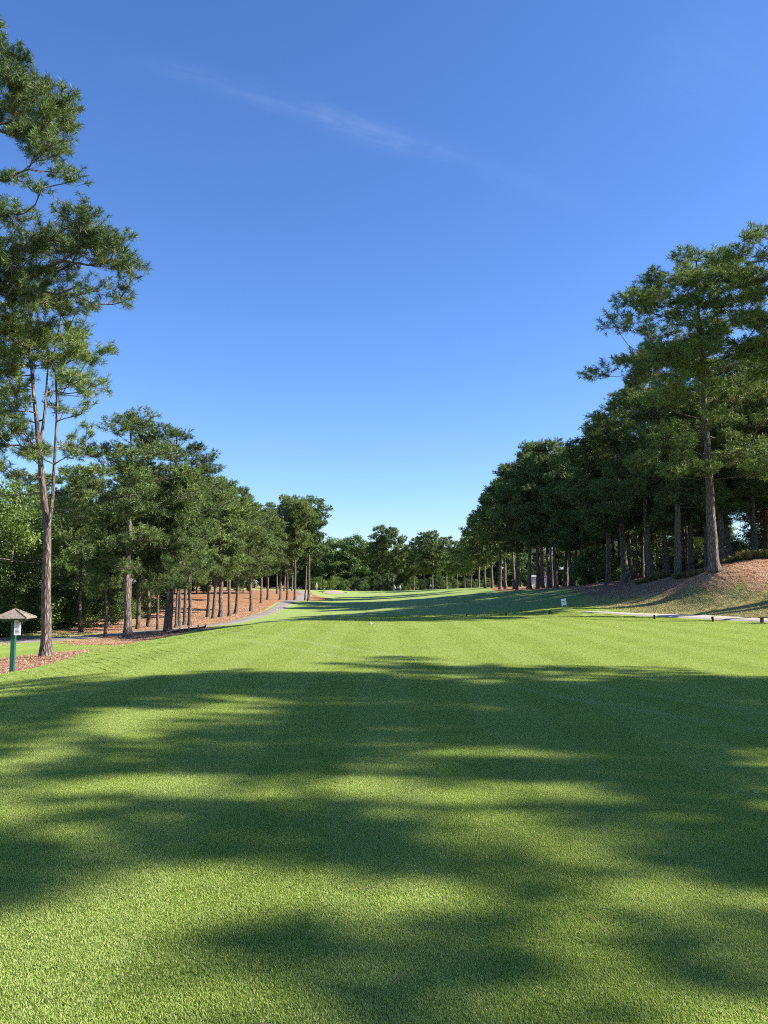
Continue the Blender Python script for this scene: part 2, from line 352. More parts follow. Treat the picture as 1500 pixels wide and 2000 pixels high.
def ground_mat():
    m = Mat('ground_cover'); p = m.pos()
    warp = m.noise(p, .9, 5, .7); warp = m.math('MULTIPLY', m.math('SUBTRACT', warp, .5), 4.5)
    turf = m.mix(1, turf_color(m, p), (.80, .80, .70), 'MULTIPLY')
    # fairway beyond the tee is paler and bluer with dew
    teef = m.math('MULTIPLY', m.math('ADD', m.attr('tee'), 30.0), .04, True)
    turf = m.mix(m.math('MULTIPLY', m.math('SUBTRACT', 1, teef), .6), turf, (.25, .32, .115))
    n = m.noise(p, 1.3, 6, .75); n2 = m.noise(m.mapping(p, (1, 1, 1)), 6, 4, .7)
    roughc = m.ramp(m.math('ADD', m.math('MULTIPLY', n, .6), m.math('MULTIPLY', n2, .4)), [(.38, (.10, .125, .035)), (.46, (.19, .18, .065)), (.54, (.31, .25, .12)), (.66, (.42, .32, .18))])
    sx = m.noise(m.mapping(p, (9, 1.6, 4), (0, 0, .6)), 2.2, 5, .75); sy = m.noise(m.mapping(p, (1.6, 9, 4), (0, 0, -.3)), 2.2, 5, .75)
    sn = m.math('MAXIMUM', sx, sy); sn = m.math('ADD', m.math('MULTIPLY', sn, .7), m.math('MULTIPLY', n, .3))
    strawc = m.ramp(sn, [(.40, (.13, .07, .045)), (.50, (.25, .12, .055)), (.60, (.37, .215, .12)), (.74, (.52, .35, .22))])
    fr = m.math('ADD', m.math('MULTIPLY', m.math('ADD', m.attr('rough'), m.math('MULTIPLY', warp, .9)), 1.1), .5, True)
    fs = m.math('ADD', m.math('MULTIPLY', m.math('ADD', m.attr('straw'), m.math('MULTIPLY', warp, .35)), 3), .5, True)
    col = m.mix(fr, turf, roughc); col = m.mix(fs, col, strawc)
    h = m.noise(p, 38, 4, .75); h2 = m.noise(p, 5, 5, .7)
    hh = m.math('ADD', m.math('MULTIPLY', h, .02), m.math('MULTIPLY', h2, m.math('MULTIPLY_ADD', m.math('MAXIMUM', fr, fs), .09, c=.012)))
    hh2 = m.math('ADD', hh, m.math('MULTIPLY', m.math('MULTIPLY', sn, fs), .08))
    return m.done(m.principled(col, .85, m.bump(hh2, 1.0, .8), .05))
build_ground()

def blade_mat():
    m = Mat('turf_blades'); p = m.pos(); col = turf_color(m, p)
    r = m.n('ShaderNodeNewGeometry').outputs['Random Per Island']
    col = m.mix(m.math('MULTIPLY', r, .4), col, (.41, .52, .14)); col = m.mix(m.math('GREATER_THAN', r, .93), col, (.55, .48, .25))
    pr = m.principled(col, .5, None, .3); t = m.n('ShaderNodeBsdfTranslucent'); m.put(t.inputs[0], m.mix(1, col, (1.5, 1.5, .9), 'MULTIPLY'))
    mx = m.n('ShaderNodeMixShader'); mx.inputs[0].default_value = .35; m.t.links.new(pr, mx.inputs[1]); m.t.links.new(t.outputs[0], mx.inputs[2])
    return m.done(mx.outputs[0])

def ribbon(name, pts, mat, lift, kind='structure', step=.5, across=7):
    P_ = np.array([(xat(p, D), D, w) for p, D, w in pts])
    # Catmull-Rom
    out = []
    for i in range(len(P_) - 1):
        p0, p1, p2, p3 = P_[max(i - 1, 0)], P_[i], P_[i + 1], P_[min(i + 2, len(P_) - 1)]
        k = max(4, int(np.hypot(*(p2 - p1)[:2]) / step))
        for t in np.linspace(0, 1, k, endpoint=False):
            out.append(.5 * (2 * p1 + (p2 - p0) * t + (2 * p0 - 5 * p1 + 4 * p2 - p3) * t * t + (3 * p1 - p0 - 3 * p2 + p3) * t ** 3))
    O = np.array(out); d = np.gradient(O[:, :2], axis=0); d /= np.linalg.norm(d, axis=1)[:, None]; nrm = np.c_[-d[:, 1], d[:, 0]]
    rng = np.random.default_rng(4); jit = np.cumsum(rng.normal(0, .015, len(O))); jit -= np.linspace(jit[0], jit[-1], len(O))
    s = np.linspace(-1, 1, across); X = O[:, 0, None] + nrm[:, 0, None] * (O[:, 2, None] * s + jit[:, None] * np.abs(s)); Y = O[:, 1, None] + nrm[:, 1, None] * (O[:, 2, None] * s + jit[:, None] * np.abs(s))
    Z = ground(X, Y) + lift; Z[:, 0] -= lift + .03; Z[:, -1] -= lift + .03
    i = np.arange(X.size).reshape(X.shape); F = np.stack([i[:-1, :-1], i[:-1, 1:], i[1:, 1:], i[1:, :-1]], -1).reshape(-1, 4)
    return tag(link(name, mesh(name, np.stack([X, Y, Z], -1).reshape(-1, 3), F, mat, None, True)), kind=kind)
def path_mat(name, a, b):
    m = Mat(name); p = m.pos(); n = m.noise(p, .8, 5, .65); n2 = m.noise(p, 22, 4, .7)
    c = m.ramp(m.math('ADD', m.math('MULTIPLY', n, .6), m.math('MULTIPLY', n2, .4)), [(.35, a), (.65, b)])
    l = m.math('MULTIPLY', m.math('SUBTRACT', m.noise(m.mapping(p, (4, 1, 1)), 2.5, 5, .8), .6, True), 5, True)
    c = m.mix(l, c, (.24, .13, .08))
    return m.done(m.principled(c, .9, m.bump(n2, .006), .2))
ribbon('cart_path', PATH_L, path_mat('grey_path', (.17, .15, .13), (.28, .25, .22)), .05)
ribbon('cart_path', PATH_R, path_mat('pale_path', (.33, .285, .24), (.48, .425, .365)), .06)

# ------------------------------------------------------------------ trees
def frustums(P0, P1, r0, r1, k=5):
    """separate tapered tubes for many segments at once"""
    n = len(P0); d = P1 - P0; L_ = np.linalg.norm(d, axis=1, keepdims=True) + 1e-9; d = d / L_
    P0 = P0 - d * np.minimum(r0[:, None] * .4, L_ * .2)
    ref = np.where(np.abs(d[:, 2:3]) > .9, np.array([[1., 0, 0]]), np.array([[0, 0, 1.]]))
    a = np.cross(d, ref); a /= np.linalg.norm(a, axis=1, keepdims=True); b = np.cross(d, a)
    t = np.arange(k) * 2 * np.pi / k; ring = a[:, None] * np.cos(t)[None, :, None] + b[:, None] * np.sin(t)[None, :, None]
    V = np.concatenate([P0[:, None] + ring * r0[:, None, None], P1[:, None] + ring * r1[:, None, None]], 1).reshape(-1, 3)
    base = (np.arange(n) * 2 * k)[:, None]; j = np.arange(k); j2 = (j + 1) % k
    F = np.stack([base + j, base + j2, base + k + j2, base + k + j], -1).reshape(-1, 4)
    return V, F

def skeleton(rng, trunks, clumps, rt):
    """trunks: list of polylines (n,3) already joined; clumps (m,3): tips. -> nodes, parent, is_trunk"""
    nodes = []; par = []; path = []; tr = []
    for (pl, attach) in trunks:
        prev = attach
        for q in pl:
            nodes.append(q); par.append(prev if prev is not None else -1); path.append(0.0); tr.append(True); prev = len(nodes) - 1
    T = np.array(nodes)
    def axisd(c): return np.min(np.hypot(T[:, 0] - c[0], T[:, 1] - c[1]) + 0 * T[:, 2])
    order = sorted(range(len(clumps)), key=lambda i: np.min(np.linalg.norm(T - clumps[i], axis=1)))
    ends = [None] * len(clumps)
    for i in order:
        c = clumps[i]; Nn = np.array(nodes); dv = c - Nn; dist = np.linalg.norm(dv, axis=1); hd = np.hypot(dv[:, 0], dv[:, 1])
        rise = dv[:, 2] / (hd + .3)
        cost = dist + .38 * np.array(path) + np.where(rise < .05, (.05 - rise) * 3.0, 0) * np.minimum(hd, 3) + np.where(rise > 1.6, 1.0, 0)
        j = int(np.argmin(cost)); d = float(dist[j]); k = max(2, int(d / .55)); p0 = Nn[j]
        prev = j; side = rng.normal(0, 1, 3); side[2] *= .4
        for q in range(1, k + 1):
            t = q / k
            pt = p0 + (c - p0) * t; pt = pt + side * .07 * d * math.sin(math.pi * t) ** 1 + rng.normal(0, .03, 3) * min(1, d) * (q < k)
            pt[2] -= .10 * d * math.sin(math.pi * t)
            nodes.append(pt); par.append(prev); path.append(path[j] + d * t); tr.append(False); prev = len(nodes) - 1
        ends[i] = prev
    nodes = np.array(nodes); par = np.array(par); kids = np.zeros(len(nodes))
    kids[[e for e in ends]] += 1
    for i in range(len(nodes) - 1, -1, -1):
        if par[i] >= 0: kids[par[i]] += kids[i]
    return nodes, par, np.array(tr), kids, ends

def trunk_tube(rng, pl, rads, k=14):
    pl = np.asarray(pl); V = []; n = len(pl)
    ph = rng.uniform(0, 6, 3)
    for i in range(n):
        t = np.arange(k) * 2 * np.pi / k
        r = rads[i] * (1 + .05 * np.sin(3 * t + ph[0] + i * .21) + .035 * np.sin(5 * t + ph[1] - i * .4) + rng.normal(0, .012, k))
        V.append(np.c_[pl[i, 0] + r * np.cos(t), pl[i, 1] + r * np.sin(t), np.full(k, pl[i, 2])])
    V = np.concatenate(V); j = np.arange(k); j2 = (j + 1) % k; b = (np.arange(n - 1) * k)[:, None]
    F = np.stack([b + j, b + j2, b + k + j2, b + k + j], -1).reshape(-1, 4)
    return V, F

def tufts_mesh(rng, pos, dirs, per, ln, wd):
    """needle bursts: thin triangles leaving each tuft"""
    n = len(pos); m = n * per
    base = np.repeat(pos, per, 0); ax = np.repeat(dirs, per, 0)
    d = rng.normal(0, 1, (m, 3)); d /= np.linalg.norm(d, axis=1, keepdims=True)
    d = d + ax * rng.uniform(.35, 1.25, (m, 1)); d /= np.linalg.norm(d, axis=1, keepdims=True)
    base = base - ax * rng.uniform(0, .6 * ln, (m, 1))
    L_ = ln * rng.uniform(.65, 1.15, (m, 1)); s = np.cross(d, rng.normal(0, 1, (m, 3))); s /= np.linalg.norm(s, axis=1, keepdims=True) + 1e-9
    tip = base + d * L_; tip[:, 2] -= .12 * L_[:, 0]
    V = np.stack([base + s * wd * .35, base - s * wd * .35, tip + s * wd * .1 , tip * .45 + base * .55 + s * wd * .6], 1)
    V = np.stack([base - s * wd * .4, base + s * wd * .4, base * .4 + tip * .6 + s * wd * .5, tip, base * .4 + tip * .6 - s * wd * .5], 1)
    V = V[:, [0, 1, 2, 4, 3]] if False else V[:, [0, 1, 2, 3, 4]]
    F = (np.arange(m) * 5)[:, None] + np.array([[0, 1, 2, 3, 4]])
    return V.reshape(-1, 3), F

def pine_meshes(seed, trunks, clumps, crad, rbase, per=16, tpc=46, ln=.2, wd=.014, flat=.55, twig=.004, droop=0):
    """-> (trunk mesh, crown mesh); trunks [(polyline, attach index, base radius, tip radius)]"""
    rng = np.random.default_rng(seed)
    clumps = np.asarray(clumps, float); crad = np.broadcast_to(np.asarray(crad, float), (len(clumps),))
    nodes, par, tr, kids, ends = skeleton(rng, [(t[0], t[1]) for t in trunks], clumps, rbase)
    Vs, Fs, off = [], [], 0
    for (pl, att, r0, r1) in trunks:
        n = len(pl); t = np.linspace(0, 1, n); rad = r0 + (r1 - r0) * t ** .85
        if att is None: rad = rad * (1 + .45 * np.exp(-np.array([p[2] - pl[0][2] for p in pl]) / .28))
        V, F = trunk_tube(rng, pl, rad, 16 if r0 > .15 else 10); Vs.append(V); Fs.append(F + off); off += len(V)
    sel = np.where(~tr)[0]; rr = .0105 * np.maximum(kids, 1) ** .52 * (rbase / .2) ** .5 + .003
    p0 = nodes[par[sel]]; p1 = nodes[sel]; ra = np.minimum(rr[par[sel]], rr[sel] * 1.35); rb = rr[sel]
    V, F = frustums(p0, p1, ra, rb, 6); Vs.append(V); Fs.append(F + off); off += len(V)
    # twigs inside the foliage pads
    tp, td, a0, a1 = [], [], [], []
    for i, e in enumerate(ends):
        r = crad[i]; k = max(5, int(tpc * (r / .9) ** 2 / 1.8)); c = nodes[e]
        chain = [e]
        while par[chain[-1]] >= 0 and not tr[par[chain[-1]]] and len(chain) < 4 and np.linalg.norm(nodes[par[chain[-1]]] - c) < r * 1.1: chain.append(par[chain[-1]])
        u = rng.normal(0, 1, (k, 3)); u /= np.linalg.norm(u, axis=1, keepdims=True); u *= rng.uniform(.35, 1, (k, 1)) ** .6
        u[:, 2] = u[:, 2] * flat + .18
        src = nodes[np.array(chain)[rng.integers(0, len(chain), k)]]; dst = c + u * r * rng.uniform(.8, 1.2)
        w = np.linalg.norm(dst - src, axis=1)
        mid = (src * .5 + dst * .5) + np.c_[rng.normal(0, .05, (k, 2)), -.12 * w]
        a0 += [src, mid]; a1 += [mid, dst]
        dd = dst - mid; dd[:, 2] += .25 * w - droop * w; dd /= np.linalg.norm(dd, axis=1, keepdims=True) + 1e-9
        tp += [dst, mid * .35 + dst * .65 + rng.normal(0, .04, (k, 3))]; td += [dd, dd]
    a0 = np.concatenate(a0); a1 = np.concatenate(a1)
    V, F = frustums(a0, a1, np.full(len(a0), twig * 1.3), np.full(len(a0), twig), 3); Vs.append(V); Fs.append(F + off); off += len(V)
    tm = mesh('trunk', np.concatenate(Vs), [np.concatenate(Fs)], BARK, None, True)
    V, F = tufts_mesh(rng, np.concatenate(tp), np.concatenate(td), per, ln, wd)
    cm = mesh('crown', V, F, NEEDLE)
    return tm, cm

def poisson(rng, gen, dmin, n, tries=4000):
    out = []
    for _ in range(tries):
        c = gen()
        if all(np.sum(((c - o) * np.array([1, 1, 1.35])) ** 2) > dmin ** 2 for o in out): out.append(c)
        if len(out) >= n: break
    return np.array(out)

def generic_pine(seed, H, base, rmax, nclump, crad=.85, shape='round', rb=.21, lod=0, lean=0, stubs=True):
    rng = np.random.default_rng(seed); rnd = random.Random(seed)
    n = int(H / .5); t = np.linspace(0, 1, n)
    wob = np.cumsum(rng.normal(0, .02, (n, 2)), 0); wob -= wob[:1]
    pl = np.c_[wob[:, 0] + lean * t * H * .1, wob[:, 1], t * H * .97]
    def prof(s):
        if shape == 'round': return (max(0, math.sin(math.pi * min(1, (s * .86 + .1)))) ** .55) * (1 if s < .75 else 1 - (s - .75) * 1.5)
        if shape == 'flat': return min(1, .25 + s * 1.15) * (1 if s < .8 else 1 - (s - .8) * 2.2)
        if shape == 'cone': return min(1, .5 + s * 2) * (1.05 - s) ** .8
        return 1
    def gen():
        s = rng.uniform(0, 1) ** .85; z = H * (base + (1 - base) * s) - .25; a = rng.uniform(0, 2 * np.pi)
        lob = 1 + .22 * math.sin(2 * a + seed) + .15 * math.sin(3 * a + z * 1.1 + seed * 2)
        rr = rmax * prof(s) * lob * rng.uniform(.12, 1) ** .55
        k = min(n - 1, int(z / (H * .97) * n)); return np.array([pl[k, 0] + rr * math.cos(a), pl[k, 1] + rr * math.sin(a), z])
    cl = poisson(rng, gen, .95 * crad * 1.05, nclump)
    P0 = dict(per=16, tpc=70, ln=.25, wd=.021) if lod == 0 else dict(per=11, tpc=50, ln=.31, wd=.038) if lod == 1 else dict(per=7, tpc=26, ln=.46, wd=.095)
    return pine_meshes(seed, [(pl, None, rb, .035)], cl, crad * rng.uniform(.75, 1.2, len(cl)), rb, **P0)

def leafy_meshes(seed, H, base, rmax, nclump, crad, leaves, size, mat, rb=.18, squat=1):
    rng = np.random.default_rng(seed); n = max(4, int(H / .7)); t = np.linspace(0, 1, n)
    wob = np.cumsum(rng.normal(0, .05, (n, 2)), 0); pl = np.c_[wob, t * H * .9]
    def gen():
        s = rng.uniform(0, 1); z = H * (base + (1 - base) * s) - crad * .4; a = rng.uniform(0, 2 * np.pi)
        rr = rmax * (max(.02, 1 - (2 * s * .88 - .8) ** 2 * 1.0)) ** .5 * (1 + .2 * math.sin(3 * a + seed)) * rng.uniform(.3, 1) ** .5
        return np.array([rr * math.cos(a), rr * math.sin(a), z])
    cl = poisson(rng, gen, crad * .8, nclump)
    nodes, par, tr, kids, ends = skeleton(rng, [(pl, None)], cl, rb)
    V0, F0 = trunk_tube(rng, pl, rb * (1 - t * .85) * (1 + .4 * np.exp(-pl[:, 2] / .3)), 9)
    sel = np.where(~tr)[0]; rr = .014 * np.maximum(kids, 1) ** .5 + .006
    V1, F1 = frustums(nodes[par[sel]], nodes[sel], np.minimum(rr[par[sel]], rr[sel] * 1.3), rr[sel], 5)
    tm = mesh('trunk', np.r_[V0, V1], [np.r_[F0, F1 + len(V0)]], GREYBARK, None, True)
    k = leaves // len(cl); C_ = np.repeat(cl, k, 0); m = len(C_)
    u = rng.normal(0, 1, (m, 3)); u /= np.linalg.norm(u, axis=1, keepdims=True)
    cr = np.repeat(crad * rng.uniform(.7, 1.25, len(cl)), k)[:, None]
    pos = C_ + u * cr * rng.uniform(.35, 1.05, (m, 1)) * np.array([1, 1, .75]) + rng.normal(0, .07, (m, 3))
    nr = u * .7 + rng.normal(0, .6, (m, 3)) + np.array([0, 0, .4]); nr /= np.linalg.norm(nr, axis=1, keepdims=True)
    a = np.cross(nr, rng.normal(0, 1, (m, 3))); a /= np.linalg.norm(a, axis=1, keepdims=True) + 1e-9; b = np.cross(nr, a)
    s = size * rng.uniform(.6, 1.25, (m, 1))
    V = np.stack([pos - a * s * .6, pos - b * s * .32 + nr * s * .08, pos + a * s * .6, pos + b * s * .32 + nr * s * .08], 1).reshape(-1, 3)
    F = (np.arange(m) * 4)[:, None] + np.array([[0, 1, 2, 3]])
    return tm, mesh('crown', V, F, mat)

def plant_tree(name, meshes, x, y, s, rz, label, cat, group, z=None, sz=None, lean=(0, 0)):
    e = thing(name, label, cat, (x, y, (gz(x, y) if z is None else z) - .05), rz, group)
    e.scale = (s, s, sz or s); e.rotation_euler = (lean[0], lean[1], rz)
    link('trunk', meshes[0], e); link('crown', meshes[1], e)
    return e

VAR = {}
def variant(kind, i, lod):
    """build each shared pine shape once: nominal heights in metres"""
    key = (kind, i, lod)
    if key not in VAR:
        sd = 100 + i * 7 + lod * 31 + {'round': 0, 'flat': 300, 'cone': 600, 'tall': 900, 'thin': 1200, 'high': 1500}[kind]
        if kind == 'round': VAR[key] = (13, generic_pine(sd, 13, .32, 3.1, 52, .88, 'round', .20, lod))
        if kind == 'flat': VAR[key] = (18, generic_pine(sd, 18, .40, 3.7, 66, .98, 'flat', .24, lod))
        if kind == 'tall': VAR[key] = (18, generic_pine(sd, 18, .30, 4.0 if i else 4.3, 96 if i else 104, 1.0 if i else .95, 'round', .26, lod))
        if kind == 'high': VAR[key] = (20, generic_pine(sd, 20, .62, 3.6, 50, .9, 'flat', .2, lod))
        if kind == 'thin': VAR[key] = (17, generic_pine(sd, 17, .42, 3.9, 44, .68, 'flat', .2, lod))
        if kind == 'cone': VAR[key] = (15, generic_pine(sd, 15, .30, 3.2, 56, .9, 'cone', .20, lod))
    return VAR[key]
rnd = random.Random(11)
TREES = []; lr = random.Random(77)
def pine(px, D, top, kind, i, group, label=None, wide=1.0, lean=0, lod=None, rz=None):
    x = xat(px, D); z = gz(x, D); ztop = at(px, top, D)[2]; H = ztop - z
    lod = lod if lod is not None else (0 if D < 62 else 1 if D < 125 else 2)
    nh, ms = variant(kind, i, lod); s = H / nh; lean = lean or R(lr.gauss(0, 1.6))
    TREES.append((px, D, group, plant_tree('pine_tree', ms, x, D, s * wide, rnd.uniform(0, 6.28) if rz is None else rz, label, 'pine tree', group, z=z, sz=s, lean=(0, lean))))
    return TREES[-1][3]

# --- the two big pines at the left edge, branch pads placed one by one
def hero(name, seed, base, stems, pads, label, rb, **kw):
    bx, by, bz = base; loc = Vector(base)
    tr = []; nn = 0
    for (pts, att, r0, r1) in stems:
        pts = np.array([np.array(p) - np.array(base) for p in pts]); d = np.r_[0, np.cumsum(np.linalg.norm(np.diff(pts, axis=0), axis=1))]
        k = max(3, int(d[-1] / .45)); q = np.linspace(0, d[-1], k); pl = np.c_[[np.interp(q, d, pts[:, j]) for j in range(3)]].T
        rg = np.random.default_rng(seed); w_ = np.cumsum(rg.normal(0, .008, (k, 2)), 0); pl[:, :2] += w_ - w_[:1] - np.linspace(0, 1, k)[:, None] * (w_[-1] - w_[0])
        if att is not None:
            allp = np.concatenate([t_[0] for t_ in tr]); att = int(np.argmin(np.linalg.norm(allp - pl[0], axis=1)))
        tr.append((pl, att, r0, r1)); nn += k
    cl = np.array([p[:3] for p in pads]) - np.array(base); rad = [p[3] for p in pads]
    ms = pine_meshes(seed, tr, cl, rad, rb, **kw)
    e = thing(name, label, 'pine tree', base, 0, 'pines standing singly at the left edge of the tee')
    link('trunk', ms[0], e); link('crown', ms[1], e); return e
hr = random.Random(5)
def pads(lst, D, spread=1.5, r=.62):
    o = []
    for q in lst:
        px, py = q[0], q[1]; k = q[2] if len(q) > 2 else 1; rr = q[3] if len(q) > 3 else r
        for _ in range(k):
            o.append((*at(px + hr.gauss(0, 7), py + hr.gauss(0, 6), D + hr.uniform(-spread, spread)), rr * hr.uniform(.8, 1.15)))
    return o
DA = 27.0; xa = xat(95, DA); bA = (xa, DA, gz(xa, DA) - .05)
stA = [([bA, at(93, 1035, DA), at(81, 930, DA), at(73, 855, DA), at(67, 790, DA), at(58, 690, DA + .2), at(62, 600, DA + .3), at(70, 560, DA + .3)], None, .19, .02),
       ([at(92, 1045, DA), at(103, 975, DA - .25), at(108, 900, DA - .3), at(113, 790, DA - .3), at(106, 690, DA - .2), at(120, 610, DA - .2)], 0, .075, .018),
       ([at(76, 870, DA), at(84, 835, DA + .2), at(90, 780, DA + .3), at(96, 690, DA + .5), at(88, 640, DA + .6)], 0, .06, .015)]
paA = pads([(40, 600, 2), (80, 590, 3), (120, 600, 2), (150, 640, 2), (200, 665, 1, .45), (205, 690, 1, .4), (170, 700, 2, .5), (20, 650, 2), (70, 640, 3), (110, 660, 2), (5, 620, 2), (-30, 640, 2), (-60, 680, 2), (140, 740, 2, .5), (185, 745, 1, .5),
            (180, 790, 1, .5), (150, 800, 1, .42), (130, 850, 1, .35), (20, 720, 2, .5), (45, 700, 1, .5), (-10, 760, 2, .6), (15, 800, 2, .6), (30, 830, 2, .5), (0, 860, 3, .65), (-40, 820, 3, .7), (-60, 880, 2, .7), (40, 880, 1, .5), (10, 905, 2, .5), (150, 880, 1, .35),
            (130, 720, 2, .5), (100, 700, 2, .6), (60, 680, 2, .6), (30, 690, 2, .6), (150, 700, 2, .5), (175, 830, 1, .35), (160, 760, 1, .5), (30, 760, 2, .5), (10, 690, 2, .6), (0, 730, 2, .6), (195, 760, 1, .4), (140, 870, 1, .4), (175, 860, 1, .35), (125, 800, 1, .35), (25, 840, 2, .5), (35, 640, 2, .6), (140, 670, 2, .6), (60, 560, 2), (160, 600, 1), (20, 570, 2), (-80, 960, 2, .5), (-70, 1075, 2, .5), (175, 975, 1, .4)], DA, 1.9, .68)
for _ in range(34): paA.append((*at(hr.uniform(-20, 185), hr.uniform(640, 900), DA + hr.uniform(-1.8, 1.8)), hr.uniform(.36, .6)))
hero('pine_tree', 41, bA, stA, paA, 'tall forked pine with bare grey trunk beside the roofed green post', .2, per=27, tpc=60, ln=.23, wd=.012, flat=.6, twig=.005)
DB = 24.5; xb = xat(-150, DB); bB = (xb, DB, gz(xb, DB) - .05)
stB = [([bB, (xb + .15, DB, 4), (xb - .1, DB + .1, 9), (xb + .25, DB, 14), (xb + .3, DB + .1, 18.2)], None, .27, .05)]
def tgt(lst, D, **k): return pads(lst, D, **k)
paB = pads([(10, 95, 2), (40, 120, 2), (20, 150, 3), (70, 175, 3), (110, 195, 3), (145, 205, 1, .5), (130, 235, 3), (40, 200, 3), (90, 230, 3), (60, 260, 3), (20, 240, 3), (120, 280, 1), (95, 290, 2), (60, 300, 1, .5), (-30, 130, 3), (-40, 200, 4), (-90, 160, 4), (-60, 70, 4), (-20, 60, 2), (-130, 40, 4), (-110, 110, 3), (-160, 100, 3), (-220, 160, 3), (-250, 240, 3), (-200, 60, 3),
            (140, 340, 1, .45), (115, 345, 2, .45), (80, 365, 1, .45), (50, 350, 1, .4), (15, 340, 2, .45), (95, 375, 1, .4),
            (15, 420, 2), (45, 430, 1), (120, 425, 1, .5), (155, 420, 2), (180, 440, 2), (200, 475, 3), (235, 470, 2, .55), (255, 490, 1, .5), (250, 530, 2, .55), (215, 520, 2), (160, 480, 3), (110, 470, 3), (60, 470, 3), (10, 490, 3), (30, 530, 3), (80, 520, 2), (130, 520, 1), (225, 595, 1, .5), (235, 580, 1, .45), (195, 570, 1), (160, 565, 1), (190, 595, 1, .45), (-40, 470, 4), (-40, 540, 4), (-90, 500, 4), (-140, 560, 4), (-220, 480, 4), (-250, 580, 3), (-100, 640, 4), (-180, 660, 3), (60, 570, 1), (0, 570, 2)], DB, 1.7, .73)
paB = [p for p in paB]
hero('pine_tree', 43, bB, stB, paB, 'tallest pine, its long limbs reaching in from the left edge of the picture', .27, per=27, tpc=62, ln=.22, wd=.012, flat=.6, twig=.005)

GL = 'pines in the row along the left cart path'
for a in [(252, 43, 800, 'round', 0, 1.15), (330, 46, 832, 'round', 1, 1.05), (208, 44, 965, 'cone', 0, 1.0), (160, 50, 930, 'cone', 0, 1.0), (272, 54, 900, 'round', 2, .9), (292, 57, 915, 'round', 0, .9), (310, 50, 960, 'cone', 0, .8),
          (345, 53, 985, 'round', 2, .8), (352, 56, 905, 'flat', 0, .9), (362, 60, 920, 'cone', 1, .9), (372, 57, 940, 'round', 3, .9),
          (407, 76, 960, 'round', 3, 1), (417, 72, 950, 'cone', 1, 1), (432, 75, 932, 'round', 3, 1.15), (449, 78, 948, 'flat', 1, 1), (461, 84, 965, 'round', 4, 1), (491, 90, 985, 'round', 4, 1.1), (510, 104, 984, 'flat', 1, 1), (523, 112, 995, 'round', 3, 1.0),
          (541, 150, 1010, 'tall', 2, 1), (547, 128, 1000, 'round', 5, 1), (555, 168, 1012, 'flat', 2, 1), (570, 175, 1015, 'flat', 3, 1)]:
    pine(a[0], a[1], a[2], a[3], a[4], GL, wide=a[5])
pine(322, 44.5, 960, 'cone', 0, GL, 'thick dark pine trunk leaning right at the edge of the left straw bed', wide=.8, lean=R(4))
GK = 'tall pines in the clump at the bend of the left cart path'
for a in [(561, 126, 970, 'flat', 2, .9), (576, 122, 967, 'flat', 3, 1.0), (596, 130, 985, 'flat', 2, .8), (603, 126, 972, 'flat', 3, 1.1)]:
    pine(a[0], a[1], a[2], a[3], a[4], GK, wide=a[5])
GR = 'pines in the row along the right bank'
R1 = pine(1398, 44, 487, 'tall', 0, GR, 'biggest pine on the right, thick trunk at the edge of the straw bank', wide=1.12, lean=R(.3))
for a in [(1548, 40, 452, 'high', 0, 1.15), (1326, 50, 640, 'tall', 0, .98), (1270, 60, 740, 'tall', 0, 1.3), (1222, 66, 800, 'round', 2, 1.35), (1189, 72, 822, 'tall', 1, 1.15), (1236, 74, 900, 'flat', 0, 1), (1246, 80, 900, 'flat', 1, 1.1), (1257, 84, 900, 'tall', 2, 1),
          (1308, 62, 880, 'flat', 0, 1.1), (1381, 58, 800, 'tall', 1, 1), (1412, 55, 740, 'tall', 1, 1.15), (1428, 58, 720, 'tall', 1, 1.1), (1478, 57, 690, 'flat', 0, 1.2), (1525, 60, 660, 'tall', 1, 1.1), (1500, 70, 760, 'tall', 0, 1.2), (1352, 62, 760, 'tall', 1, 1.2),
          (1213, 84, 900, 'flat', 1, 1), (1199, 88, 880, 'tall', 2, 1), (1169, 86, 860, 'round', 4, 1.1), (1180, 92, 880, 'flat', 1, 1), (1138, 84, 905, 'round', 5, 1.1), (1123, 98, 880, 'flat', 2, 1), (1115, 88, 880, 'tall', 2, 1.0), (1107, 104, 890, 'flat', 1, 1), (1103, 98, 880, 'tall', 3, 1),
          (1087, 95, 862, 'tall', 3, 1), (1079, 104, 880, 'flat', 2, 1), (1073, 96, 866, 'tall', 2, 1.0), (1060, 108, 880, 'tall', 2, 1), (1052, 98, 885, 'round', 4, 1.1), (1034, 108, 868, 'tall', 3, 1.1), (1011, 112, 905, 'tall', 2, .95), (1005, 130, 925, 'flat', 2, 1), (988, 138, 930, 'tall', 4, 1), (977, 134, 945, 'tall', 4, 1.1), (962, 150, 975, 'tall', 5, 1.1), (948, 170, 1000, 'tall', 4, 1.1), (935, 185, 1015, 'round', 6, 1.1), (920, 200, 1035, 'tall', 5, 1), (1150, 110, 870, 'tall', 3, 1)]:
    pine(a[0], a[1], a[2], a[3], a[4], GR, wide=a[5])
GF = 'pines standing in front of the far treeline'
for a in [(748, 262, 1024, 'tall', 4, 1.0), (769, 258, 1029, 'tall', 5, 1.1), (829, 250, 1038, 'tall', 4, 1.1), (845, 244, 1036, 'tall', 5, 1.1), (872, 262, 1046, 'round', 6, 1.2), (894, 250, 1055, 'tall', 4, 1.1), (908, 230, 1050, 'tall', 5, 1), (808, 275, 1050, 'tall', 5, 1.0), (935, 215, 1040, 'round', 6, 1.0)]:
    pine(a[0], a[1], a[2], a[3], a[4], GF, wide=a[5])
